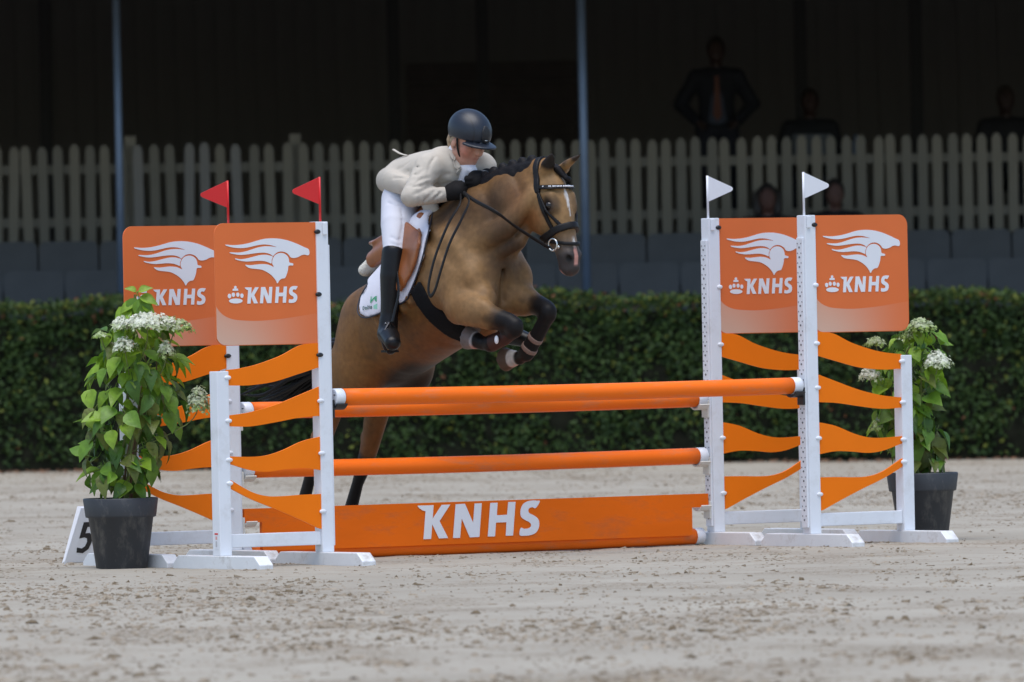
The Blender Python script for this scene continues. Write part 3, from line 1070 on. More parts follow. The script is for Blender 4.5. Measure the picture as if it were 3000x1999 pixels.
    if sticker:
        st = MB().box(ox - h - 0.0012, ox - h - 0.0004, -0.018, 0.012, 0.10, 0.18).build('sticker', M_PRINT, root)
        MB().box(ox - h - 0.0022, ox - h - 0.0013, -0.018, 0.012, 0.172, 0.18).build('sticker_bar', M_RED, st)
        MB().box(ox - h - 0.0022, ox - h - 0.0013, -0.010, 0.004, 0.148, 0.164).build('sticker_mark', mat('pink_print', (0.7, 0.35, 0.33), 0.5, var=0), st)
        MB().box(ox - h - 0.0022, ox - h - 0.0013, -0.010, 0.004, 0.112, 0.140).build('sticker_text', mat('grey_print', (0.5, 0.5, 0.52), 0.5, var=0), st)
    return root


Z_FRONT, Z_TOP, Z_LOW = 0.826, 0.762, 0.465
jump_wing(J0, -1, M_RED, 'white and orange jump wing with red flag, front left beside the potted plant', [(Z_FRONT, M_BLACKP, 0)], sticker=True)
jump_wing(J1, 1, M_PRINT, 'white and orange jump wing with white flag, front right before the dark pot', [(Z_FRONT, M_BLACKP, 0)])
jump_wing(J0R, -1, M_RED, 'rear left jump wing with red flag, half hidden by leaves and another board', [(Z_TOP, M_CREAM, 0), (Z_LOW, M_CREAM, 0), (0.235, M_CREAM, 0)])
jump_wing(J1R, 1, M_PRINT, 'rear right jump wing with white flag, nearest the horse head', [(Z_TOP, M_CREAM, 0), (Z_LOW, M_CREAM, 0), (0.235, M_CREAM, 0)])


def jump_pole(base, z, label, L=None, x0=None, y=0.0):
    r = 0.0425
    L = L or (SPAN - 2 * (PW / 2 + 0.030))
    x0 = (SPAN - L) / 2 if x0 is None else x0
    root = empty('jump_pole', base + JD * x0 + JN * (-y), THETA)
    n = 24
    pts = [(0.055 + (L - 0.11) * i / n, 0, z - 0.006 * math.sin(math.pi * i / n)) for i in range(n + 1)]
    MB().tube(pts, r, 28).build('shaft', M_POLE, root)
    for a, b in ((0.0, 0.054), (L - 0.054, L)):
        m = MB()
        prof = [(a, r * 0.93), (a + 0.004, r * 1.03), (b - 0.004, r * 1.03), (b, r * 0.93)]
        m.tube([(p[0], 0, z) for p in prof], [p[1] for p in prof], 28)
        cap = m.build('end_cap', M_WHITE, root)
        e = a if a == 0 else b
        s = -1 if a == 0 else 1
        k = MB()
        for j in range(3):
            t = 2.1 * j + 0.5
            k.box(e + s * 0.0006, e + s * 0.002, 0.022 * math.cos(t) - 0.007, 0.022 * math.cos(t) + 0.007, z + 0.022 * math.sin(t) - 0.003, z + 0.022 * math.sin(t) + 0.003)
        k.build('cap_mark', M_HOLE, cap)
    return tag(root, label, 'jump pole', 'orange poles of the jump')


jump_pole(J0, Z_FRONT, 'orange pole on black cups, the topmost and nearest of the jump')
jump_pole(J0R, Z_TOP, 'upper orange pole of the rear wings, mostly hidden behind the front pole')
jump_pole(J0R, Z_LOW, 'middle orange pole above the lettered plank')
jump_pole(J0R, 0.046, 'orange ground pole lying under the lettered plank', y=-0.005 + 0.045)

# plank with lettering
_pl = empty('jump_plank', J0R, THETA)
tag(_pl, 'orange plank with large white letters KNHS under the poles', 'plank')
_h = PW / 2 + 0.014
_z0, _z1, _hk = 0.052, 0.268, 0.198
_xa, _xb = _h + 0.012, SPAN - _h - 0.012
_poly = [(_xa, _z1), (_xa, _hk), (_xa + 0.105, _hk), (_xa + 0.105, _z0 + 0.012), (_xa + 0.117, _z0), (_xb - 0.117, _z0), (_xb - 0.105, _z0 + 0.012), (_xb - 0.105, _hk), (_xb, _hk), (_xb, _z1)]
_pk = MB().prism(_poly, -0.020, 0.004).build('board', M_PLANK, _pl)
_a = at(1240, 1594, 46.4); _lx = float((_a - J0R) @ JD); _lw = 0.755
flat([[(_lx + 0.05 + x / 1882 * _lw, 0.083 + y * (0.176 / 590)) for x, y in (smooth_glyph(g, 4) if k == 'S' else g)] for k, g in GLYPHS.items()], -0.0215).build('lettering', M_PRINT, _pk)


# ================================================================== HORSE
# local frame: X forward (across the jump, towards the camera), R to the horse's right, Z up; origin on the ground under the withers
HF = JN.copy()                                        # forward
HR = np.array([HF[1], -HF[0], 0.0])                   # the horse's right
D = lambda x, y: (x * 1.275, y * 1.275)               # measurements below were read off a 2353 px wide print
_w = at(*D(1012, 487), 47.0)
HO = np.array([_w[0], _w[1], 0.0])
WZ = float(_w[2])


def Lh(x, y, R):
    """point of the horse seen at (x,y) lying R to the right of its middle plane -> local"""
    d = ray(*D(x, y))
    t = (R - (CAM - HO) @ HR) / (d @ HR)
    p = CAM + d * t - HO
    return np.array([p @ HF, R, p[2]])


BETA = math.radians(27)                               # the body climbs


def Bh(s, h, R=0.0):
    """body frame: s forward of the withers along the spine, h above it"""
    return np.array([s * math.cos(BETA) - h * math.sin(BETA), R, WZ + s * math.sin(BETA) + h * math.cos(BETA)])


HORSE_M = Matrix(((HF[0], HR[0], 0, HO[0]), (HF[1], HR[1], 0, HO[1]), (0, 0, 1, HO[2]), (0, 0, 0, 1)))
# (X, R, Z) is left-handed, so meshes are stored as (X, -R, Z) with Y to the horse's left
HORSE_M = Matrix(((HF[0], -HR[0], 0, HO[0]), (HF[1], -HR[1], 0, HO[1]), (0, 0, 1, HO[2]), (0, 0, 0, 1)))


def to_y(V):
    V = np.array(V, np.float32); V[:, 1] *= -1
    return V


def local_root(name):
    o = bpy.data.objects.new(name, None)
    o.empty_display_size = 0.2
    COL.objects.link(o)
    o.matrix_world = HORSE_M
    return o


def organic(name, V, Q, m, parent, cols=None):
    me = mesh_np(name, to_y(V), Q[:, ::-1].copy(), True)
    if cols is not None: set_col(me, cols)
    return link(name, me, m, parent)


TRUNK = [(-.90, -.22, -.54, .20), (-.74, -.105, -.60, .25), (-.57, -.06, -.62, .262), (-.38, -.05, -.645, .270),
         (-.2, -.05, -.675, .268), (-.02, -.01, -.705, .245), (.10, -.06, -.70, .21), (.165, -.24, -.64, .155)]


def add_trunk(v, grow=0.0, k=0.03):
    P = [Bh(s, (t + b) / 2) for s, t, b, w in TRUNK]
    v.chain(P, [w + grow for *_, w in TRUNK], [(t - b) / 2 + grow for s, t, b, w in TRUNK], k=k)
    for s in (-1, 1):      # shoulders and haunches
        v.chain([Bh(-.04, -.10, s * .10), Bh(.13, -.32, s * .15), Bh(.235, -.52, s * .140)], np.array([.075, .100, .090]) + grow, np.array([.10, .15, .125]) + grow, k=0.05)
        v.chain([Bh(-.72, -.25, s * .12), Bh(-.86, -.44, s * .145)], np.array([.125, .125]) + grow, np.array([.165, .19]) + grow, k=0.06)
    return v


# head frame
_hy = math.radians(12.6)
HFW = np.array([math.cos(_hy), -math.sin(_hy), 0.0])
HRT = np.array([math.sin(_hy), math.cos(_hy), 0.0])
_ht = math.radians(17)
HAX = np.array([0, 0, -1.0]) * math.cos(_ht) + HFW * math.sin(_ht)     # poll to muzzle
HDO = HFW * math.cos(_ht) + np.array([0, 0, 1.0]) * math.sin(_ht)      # out of the forehead
POLL = Lh(1256, 386, -.14)


def Hd(t, m, r=0.0):
    return POLL + HAX * t + HDO * m + HRT * r


HEADC = [(.03, -.03, .085, .070), (.12, -.035, .115, .088), (.19, -.035, .120, .092), (.26, -.035, .115, .080), (.34, -.014, .090, .063),
         (.42, .0, .070, .052), (.48, .0, .062, .052), (.525, -.006, .052, .047)]


def add_head(v, grow=0.0, k=0.03):
    v.chain([Hd(t, m) for t, m, *_ in HEADC], [w + grow for *_, w in HEADC], [h + grow for _, _, h, _ in HEADC], lat=HRT, k=k)
    for s in (-1, 1):
        v.ell(Hd(.225, -.085, s * .052), (.092 + grow, .080 + grow, .036 + grow), axes=[HAX, HDO, HRT], k=0.035)      # jaw
        v.chain([Hd(.165, .045, s * .074), Hd(.225, .042, s * .074)], .026 + grow, .030 + grow, k=0.03)              # brow
        v.chain([Hd(.24, .02, s * .070), Hd(.36, .018, s * .042)], .016 + grow, .018 + grow, k=0.03)                  # face crest
    return v


LEGS = dict(
    right_fore=dict(P=[Bh(.14, -.48, .165), Lh(1056, 705, .20), Lh(1120, 726, .16), Lh(1172, 742, .115), Lh(1183, 757, .105), Lh(1160, 776, .10), Lh(1130, 789, .10), Lh(1110, 790, .105)],
                    W=[.10, .076, .055, .042, .042, .029, .034, .028], H=[.14, .094, .063, .048, .046, .033, .038, .031]),
    left_fore=dict(P=[Bh(.14, -.48, -.155), Lh(1180, 688, -.175), Lh(1220, 695, -.155), Lh(1255, 710, -.135), Lh(1259, 724, -.13), Lh(1238, 764, -.115), Lh(1212, 808, -.10), Lh(1196, 824, -.095)],
                   W=[.10, .076, .054, .042, .042, .028, .033, .028], H=[.14, .091, .061, .048, .046, .031, .037, .030]),
    left_hind=dict(P=[Bh(-.88, -.42, -.135), Lh(866, 876, -.15), Lh(866, 945, -.15), Lh(852, 1020, -.15), Lh(843, 1050, -.15), Lh(822, 1110, -.15), Lh(804, 1178, -.15), Lh(800, 1215, -.15)],
                   W=[.11, .085, .058, .042, .042, .029, .034, .029], H=[.16, .122, .083, .057, .052, .034, .039, .033]),
    right_hind=dict(P=[Bh(-.86, -.42, .14), Lh(768, 868, .16), Lh(757, 945, .15), Lh(737, 1020, .15), Lh(729, 1050, .15), Lh(709, 1110, .15), Lh(692, 1178, .15), Lh(688, 1215, .15)],
                    W=[.11, .085, .058, .042, .042, .029, .034, .029], H=[.16, .122, .083, .057, .052, .034, .039, .033]))
HOOF = dict(right_fore=(Lh(1108, 788, .11), Lh(1078, 777, .125)), left_fore=(Lh(1192, 822, -.093), Lh(1163, 826, -.085)),
            left_hind=(Lh(799, 1217, -.15), Lh(806, 1247, -.15)), right_hind=(Lh(687, 1217, .15), Lh(694, 1247, .15)))


def build_horse():
    root = local_root('horse')
    tag(root, 'buckskin horse with black legs and braided mane leaping over the orange poles', 'horse')
    v = Vol((-1.42, -.42, -.02), (1.16, .42, WZ + .55), 0.0085)
    add_trunk(v)
    # breast, belly, loin
    for s in (-1, 1):
        v.ell(Bh(.265, -.53, s * .068), (.085, .075, .115), k=0.025)
        v.chain([Bh(.24, -.58, s * .11), Bh(.28, -.66, s * .12)], .070, .085, k=0.04)
    v.chain([Bh(.22, -.64, 0), Bh(.04, -.69, 0)], .10, .07, k=0.06)
    # neck, arched and carried to the left
    NK = [Bh(.06, -.29), Lh(1098, 535, -.01), Lh(1162, 484, -.055), Lh(1210, 440, -.110), Lh(1240, 412, -.132)]
    v.chain(NK, [.16, .132, .098, .078, .068], [.285, .255, .200, .150, .102], k=0.05)
    v.chain([Bh(.02, -.03), Lh(1085, 468, -.02), Lh(1150, 424, -.06), Lh(1205, 402, -.105), Lh(1246, 391, -.135)], [.035, .04, .038, .034, .03], [.05, .055, .05, .045, .04], k=0.05)
    add_head(v)
    # nostrils, lips, chin, eye hollow
    for s in (-1, 1):
        v.ell(Hd(.482, .030, s * .038), (.036, .028, .018), axes=[HAX, HDO, HRT], k=0.015)
        v.ell(Hd(.500, .040, s * .046), (.020, .011, .013), axes=[HAX, HDO, HRT], k=0.008, op='sub')
        v.ell(Hd(.208, .028, s * .099), (.030, .026, .013), axes=[HAX, HDO, HRT], k=0.012, op='sub')
        v.chain([Hd(.05, -.09, s * .065), Hd(.16, -.125, s * .055)], .02, .03, k=0.03)
    v.ell(Hd(.515, -.045), (.034, .026, .032), axes=[HAX, HDO, HRT], k=0.015)
    v.ell(Hd(.545, .0), (.022, .034, .040), axes=[HAX, HDO, HRT], k=0.02)
    # ears
    eb, et = Hd(.040, .014, .048), Lh(1271, 349, -.10)
    v.chain([eb, eb + (et - eb) * .45, eb + (et - eb) * .75, et], [.030, .040, .026, .002], [.026, .022, .012, .002], lat=HRT * .8 - HFW * .6, k=0.012)
    fb, ft = Hd(.035, .018, -.055), Lh(1335, 354, -.225)
    v.chain([fb, fb + (ft - fb) * .45, fb + (ft - fb) * .75, ft], [.034, .048, .030, .003], [.030, .026, .015, .003], lat=HRT * .9 + HFW * .3, k=0.015)
    for b_, t_, l_ in ((fb, ft, HFW * .8 - HRT * .6),):
        c = b_ + (t_ - b_) * .45 + l_ * .032
        v.chain([c - (t_ - b_) * .12, c + (t_ - b_) * .25], [.024, .008], k=0.01, op='sub')
    # legs
    for n, g in LEGS.items():
        v.chain(g['P'], g['W'], g['H'], k=0.03)
    for n in ('right_fore', 'left_fore'):
        P = LEGS[n]['P']
        c = (P[3] + P[4]) / 2; ax = P[3] - P[2]; ax = ax / np.linalg.norm(ax)
        v.ell(c + ax * .020 + np.array([.0, 0, .012]), (.040, .040, .038), k=0.012)            # knee cap
        v.ell(P[3] - ax * .03 + np.array([-.02, 0, -.045]), (.024, .020, .024), k=0.015)       # accessory bone
        t = (P[6] - P[5]) / np.linalg.norm(P[6] - P[5])
        back = np.cross(t, np.array([0, 1.0, 0])); back = back if back[0] * t[0] + 0 <= 0 else back
        v.chain([P[6], P[6] + t * .012], [.042, .040], [.046, .044], k=0.012)
    for s in (-1, 1):
        n = 'right_hind' if s > 0 else 'left_hind'
        P = LEGS[n]['P']
        v.chain([P[3] + np.array([-.055, 0, .035]), P[3] + np.array([-.03, 0, -.03])], .020, .028, k=0.03)     # point of hock
        v.chain([P[2] + np.array([-.06, 0, .06]), P[3] + np.array([-.055, 0, .03])], .012, .016, k=0.02)
    for s in (-1, 1):
        v.chain([Bh(.0, -.40, s * .195), Bh(.09, -.52, s * .205)], [.055, .060], [.10, .085], k=0.02)              # triceps
        v.chain([Lh(1225, 450, -.11 + s * .055), Lh(1165, 520, -.05 + s * .075), Bh(.22, -.36, s * .135)], [.030, .042, .05], [.045, .06, .07], k=0.025)   # arm-head muscle
        v.chain([Lh(1222, 505, -.12 + s * .020), Lh(1195, 555, -.06 + s * .035), Bh(.30, -.44, s * .05)], [.024, .032, .04], [.03, .038, .045], k=0.02)      # throat muscle
        for j in range(5):                                                                                           # ribs, barely showing
            x0 = -.46 + j * .075
            v.chain([Bh(x0, -.28, s * .268), Bh(x0 + .03, -.46, s * .262)], .010, .014, k=0.03)
    # grooves between the muscles: front edge of the shoulder blade, breast, forearm tendons, flank
    for s in (-1, 1):
        v.chain([Bh(.03, -.12, s * .175), Bh(.17, -.27, s * .235), Bh(.29, -.44, s * .235)], .010, .022, k=0.04, op='sub')
        v.chain([Bh(-.10, -.20, s * .265), Bh(-.04, -.40, s * .285), Bh(.05, -.56, s * .275)], .008, .020, k=0.04, op='sub')
        v.chain([Bh(-.62, -.40, s * .285), Bh(-.60, -.56, s * .245)], .010, .022, k=0.05, op='sub')
    v.chain([Bh(.36, -.40, 0), Bh(.35, -.54, 0), Bh(.28, -.66, 0)], .008, .012, k=0.04, op='sub')
    v.chain([Lh(1078, 712, .262), Lh(1120, 724, .222), Lh(1160, 738, .165)], .005, .008, k=0.02, op='sub')
    v.chain([Lh(1085, 733, .26), Lh(1130, 745, .205)], .005, .008, k=0.02, op='sub')
    # flank fold and forearm muscle on the near side
    v.chain([Lh(1050, 690, .205), Lh(1110, 715, .18)], .045, .06, k=0.03)
    v.chain([Lh(1065, 730, .215), Lh(1125, 742, .16)], .035, .035, k=0.02)
    for n, (a, b) in HOOF.items():
        d = b - a; L_ = np.linalg.norm(d)
        v.chain([a, a + d * .40], [.030, .036], [.033, .040], k=0.02)
        u = d / L_
        s_ = v.block(np.minimum(a, b) - .13, np.maximum(a, b) + .13)
        keep = v.F[s_].copy(); v.F[s_] = 1.0
        v.chain([a + d * .42, b + d * .15], [.040, .058], [.043, .066], k=0.0)
        gx, gy, gz = v.grid(s_)
        v.F[s_] = np.maximum(v.F[s_], (gx - b[0]) * u[0] + (gy - b[1]) * u[1] + (gz - b[2]) * u[2] - .014)
        hoof = v.F[s_].copy(); v.F[s_] = keep
        v.put(s_, hoof, 0.006, 'add')
    V, Q = v.mesh('body', 3)
    # ---------------- coat: buckskin with black points
    tan = np.array((0.172, 0.082, 0.025)); light = np.array((0.245, 0.143, 0.062)); rust = np.array((0.165, 0.060, 0.016))
    black = np.array((0.0065, 0.0055, 0.0055)); sooty_and_shade = np.array((0.062, 0.036, 0.020)); pink = np.array((0.55, 0.27, 0.22)); whitec = np.array((0.62, 0.60, 0.58))
    C = np.tile(tan, (len(V), 1))
    def mixin(c, w):
        nonlocal C
        w = np.clip(w, 0, 1)[:, None]; C = C * (1 - w) + np.asarray(c) * w
    n1 = hash_noise(V, 7, 1); n2 = hash_noise(V, 22, 2); n3 = hash_noise(V, 60, 3)
    sb = (V[:, 0] * math.cos(BETA) + (V[:, 2] - WZ) * math.sin(BETA)); hb = (-V[:, 0] * math.sin(BETA) + (V[:, 2] - WZ) * math.cos(BETA))
    near = lambda p, r0, r1: 1 - sstep(np.linalg.norm(V - p, axis=1), r0, r1)
    mixin(light, sstep(sb, -.1, .2) * sstep(-hb, .0, .3) * (0.45 + .4 * n1))
    mixin(light, near(Bh(.25, -.45, .2), .05, .30) * .6)
    mixin(rust, sstep(-hb, .50, .66) * (1 - sstep(sb, .05, .25)) * .75)
    mixin(sooty_and_shade, near(Bh(.36, -.50, 0), .02, .16) * .85)                                    # dark groove of the breast
    mixin(sooty_and_shade, near(Lh(1165, 545, .05), .04, .20) * .85 + near(Lh(1170, 610, .05), .03, .16) * .8 + near(Lh(1140, 690, .05), .03, .13) * .6)
    mixin(sooty_and_shade, near(Lh(1150, 450, .03), .04, .22) * .70 + near(Lh(1050, 480, .08), .04, .22) * .95 + near(Lh(1100, 490, .10), .04, .18) * .5)                                    # sooty neck under the mane
    mixin(sooty_and_shade, sstep(n1 * .5 + n2 * .5, .5, .8) * .42)
    mixin(rust, near(Lh(1200, 450, -.02), .03, .15) * .35)
    mixin(light * 1.12, near(Hd(.18, .06, .02), .10, .24) * .9)
    mixin(rust * 1.15, near(Hd(.24, -.10, .06), .03, .11) * .8)
    # dark muzzle, dark eye, star and snip
    hx = (V - POLL)
    th = hx @ HAX; mh = hx @ HDO; rh = hx @ HRT
    inh = sstep(th, .0, .06) * (np.linalg.norm(hx - np.outer(th, HAX), axis=1) < .26)
    mixin((0.16, 0.125, 0.10), inh * sstep(th, .34, .44) * .9)
    mixin((0.045, 0.038, 0.036), inh * sstep(th, .41, .48))
    for s in (-1, 1): mixin((0.03, 0.022, 0.018), (1 - sstep(np.linalg.norm(V - Hd(.212, .03, s * .085), axis=1), .022, .078)) * .97)
    star = .85 * (1 - sstep(np.abs(rh + .004) / (.014 * np.clip((th - .12) / .05, .05, 1) * np.clip((.29 - th) / .10, .02, 1) + 1e-4), .7, 1.1)) * (th > .12) * (th < .30) * (mh > .04)
    mixin(whitec, star)
    snip = (1 - sstep(np.abs(rh - .006 - .02 * (th - .42)) / (.006 + .007 * sstep(th, .40, .49)), .7, 1.1)) * sstep(th, .38, .42) * (mh > .03)
    mixin(whitec * .9, snip * (1 - sstep(th, .44, .46))); mixin(pink, snip * sstep(th, .43, .46) * (1 - sstep(th, .525, .54)))
    mixin(pink, (1 - sstep(np.linalg.norm(V - Hd(.545, -.045, .012), axis=1), .012, .032)) * .8)
    mixin(black, (1 - sstep(np.linalg.norm(V - Hd(.498, .042, .045), axis=1), .012, .026)) + (1 - sstep(np.linalg.norm(V - Hd(.498, .042, -.045), axis=1), .012, .026)))
    # ears: dark rims
    ear = inh * 0 + (1 - sstep(np.linalg.norm(V - et, axis=1), .085, .115))
    mixin(black * 1.2, ear * .96)
    mixin(black * 1.5, (1 - sstep(np.linalg.norm(V - ft, axis=1), .045, .075)) * .9)
    # black legs from the knee and hock down
    for n, g in LEGS.items():
        P = np.array(g['P'])
        d = np.full(len(V), 9.0); par = np.zeros(len(V))
        for i in range(1, len(P) - 1):
            e = P[i + 1] - P[i]; t = np.clip(((V - P[i]) @ e) / (e @ e), 0, 1)
            q = np.linalg.norm(V - P[i] - t[:, None] * e, axis=1)
            m = q < d; d[m] = q[m]; par[m] = i + t[m]
        start = 2.25 if 'fore' in n else 3.6
        w = sstep(par + (n2 - .5) * .35, start - .25, start + .55) * (1 - sstep(d, .075, .115))
        mixin(black * 1.15, w)
        if n == 'right_fore': mixin(light, near(Lh(1095, 705, .2), .03, .09) * .6)
        a, b = HOOF[n]
        e = b - a; t = ((V - a) @ e) / (e @ e); q = np.linalg.norm(V - a - np.clip(t, 0, 1)[:, None] * e, axis=1)
        hw = (q < .085) * sstep(t, .5, .6)
        if 'fore' in n:
            side = V @ HFW - a @ HFW
            mixin(whitec * .8, (q < .085) * sstep(t, -.05, .15) * (1 - sstep(t, .5, .6)) * .85 * (sstep(n2, .35, .55) if n == 'right_fore' else 1.0))
            mixin(pink * .9, (q < .085) * sstep(t, .1, .2) * (1 - sstep(t, .5, .6)) * sstep(n2 + (a[2] - V[:, 2]) * 12, .5, .8) * .7)
            mixin((0.075, 0.05, 0.036) if n == 'left_fore' else (0.15, 0.13, 0.12), hw)
        else:
            mixin((0.05, 0.042, 0.036), hw)
    # inside of the thighs and groin: mostly shade, painted into the coat colour
    mixin(sooty_and_shade * .3, near(Lh(885, 862, -.05), .10, .19) * .92)
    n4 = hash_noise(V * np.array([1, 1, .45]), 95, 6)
    mixin(sooty_and_shade * .28, sstep(-hb, .50, .60) * sstep(-sb, .40, .56) * (1 - sstep(V[:, 1], .06, .16)) * (1 - sstep(-hb, .70, .80)) * (1 - sstep(-sb, .84, 1.0)) * .93)  # shade under the rear belly, also put into the coat colour
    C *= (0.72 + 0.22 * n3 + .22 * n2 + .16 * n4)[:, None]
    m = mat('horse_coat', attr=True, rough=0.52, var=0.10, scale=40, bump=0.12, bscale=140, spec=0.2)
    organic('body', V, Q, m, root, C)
    # ---------------- eyes
    for s in (-1, 1):
        c = Hd(.213, .029, s * .080)
        e = MB().ellipsoid((c[0], -c[1], c[2]), (.026, .025, .025), 14, 10).build('eye', mat('horse_eye', (0.012, 0.008, 0.006), 0.22, var=0), root)
    # ---------------- mane: plaited knobs along the crest
    v = Vol((-.15, -.35, WZ - .15), (1.0, .15, WZ + .5), 0.007)
    crest = catmull([Bh(.0, .012), Lh(1050, 462, .01), Lh(1085, 436, -.015), Lh(1120, 413, -.035), Lh(1160, 394, -.06), Lh(1205, 381, -.10), Lh(1243, 374, -.13)], 8)
    v.chain(crest[::4], .026, .024, k=0.02)
    v.chain(crest[::4] + np.array([.01, .034, -.045]), .018, .050, k=0.03)
    for i in range(4, len(crest) - 1, 4):
        p = crest[i]
        v.ell(p + np.array([-.008, .006, .020]), (.030, .024, .026), k=0.004)
        v.ell(p + np.array([.004, .022, -.020]), (.018, .014, .032), k=0.006)
    V2, Q2 = v.mesh('mane', 1)
    mm = mat('horse_hair', (0.006, 0.005, 0.006), 0.6, var=0.35, scale=60, bump=0.35, bscale=120, spec=0.2)
    organic('mane', V2, Q2, mm, root)
    v = Vol(Hd(.05, .07) - .16, Hd(.05, .07) + .16, 0.005)
    v.chain([Hd(.0, .03, -.004), Hd(.03, .068, -.006), Hd(.085, .094, -.018)], [.020, .024, .014], [.018, .020, .012], lat=HRT, k=0.01)
    v.ell(Hd(.092, .097, -.030), (.014, .012, .022), axes=[HAX, HDO, HRT], k=0.01)
    V2, Q2 = v.mesh('forelock', 1)
    organic('forelock', V2, Q2, mm, root)
    # ---------------- tail: strands streaming behind
    dock = Bh(-1.04, -.25)
    rng = np.random.default_rng(3)
    tb = MB()
    base = [dock, Lh(770, 805, 0), Lh(738, 835, 0), Lh(690, 858, .0), Lh(640, 882, .0), Lh(598, 897, .0)]
    for k in range(46):
        o = rng.normal(0, 1, 3) * np.array([.02, .022, .02]); L_ = rng.uniform(.75, 1.08)
        pts = []
        for i, b in enumerate(base):
            f = i / (len(base) - 1)
            pts.append(base[0] + (b - base[0]) * (L_ if i > 2 else 1) + o * (0.6 + 2.6 * f) + np.array([0, 0, -.05 * f * rng.uniform(0, 1.4)]))
        c = catmull(pts, 4)
        c[:, 1] *= -1
        rr = np.interp(np.linspace(0, 1, len(c)), [0, .3, .8, 1], [.018, .016, .010, .002])
        tb.tube(c, list(rr), 6)
    tb.build('tail', mm, root)
    return root


build_horse()


def shell(name, parent, m, poly, base_fn, off, th, lo, hi, h, side=None, axes=(0, 2), smooth=3, extra=None):
    """a sheet lying on a body: |distance - off| < th, cut out by a polygon seen from the side"""
    v = Vol(lo, hi, h)
    base_fn(v)
    F = np.abs(v.F - off) - th
    X, Y, Z = v.grid((slice(None),) * 3)
    A = (X, Y, Z)
    if poly is not None:
        pd = poly_sd(A[axes[0]], A[axes[1]], poly).astype(np.float32)
        F = np.maximum(F, pd)
    if side is not None: F = np.maximum(F, -side * Y + 0.0)
    if extra is not None: F = np.maximum(F, extra(X, Y, Z))
    v.F = F.astype(np.float32)
    V, Q = v.mesh(name, smooth)
    return V, Q


def trunk_hit(x, y):
    """local point of the near flank seen at (x,y): march a ray onto the trunk"""
    P0 = Lh(x, y, .45); P1 = Lh(x, y, -.05)
    if not hasattr(trunk_hit, 'v'):
        trunk_hit.v = add_trunk(Vol((-1.3, -.1, .6), (.9, .5, WZ + .2), 0.012))
    v = trunk_hit.v
    for t in np.linspace(0, 1, 240):
        p = P0 + (P1 - P0) * t
        i = np.round((p - v.lo) / v.h).astype(int)
        if (i < 0).any() or (i >= np.array(v.F.shape)).any(): continue
        if v.F[tuple(i)] < 0: return p
    return P1


# ------------------------------------------------------------------ tack
M_BLEATHER = mat('black_leather', (0.007, 0.0065, 0.007), 0.5, var=0.2, scale=25, spec=0.25)
M_BROWNL = mat('brown_leather', (0.27, 0.085, 0.022), 0.34, var=0.2, scale=14, spec=0.5)
M_PAD = mat('pad_white', (0.74, 0.74, 0.82), 0.8, var=0.03, bump=0.12, bscale=70)
M_FLEECE = mat('pad_fleece', (0.70, 0.68, 0.60), 0.95, var=0.08, bump=0.8, bscale=160)
M_STEEL = mat('steel', (0.62, 0.62, 0.60), 0.25, var=0.05, metal=1.0)
M_STONE = mat('crystal', (0.75, 0.76, 0.80), 0.2, var=0.1, metal=0.4)


def S2(pts):
    return [tuple(trunk_hit(x, y)[[0, 2]]) for x, y in pts]


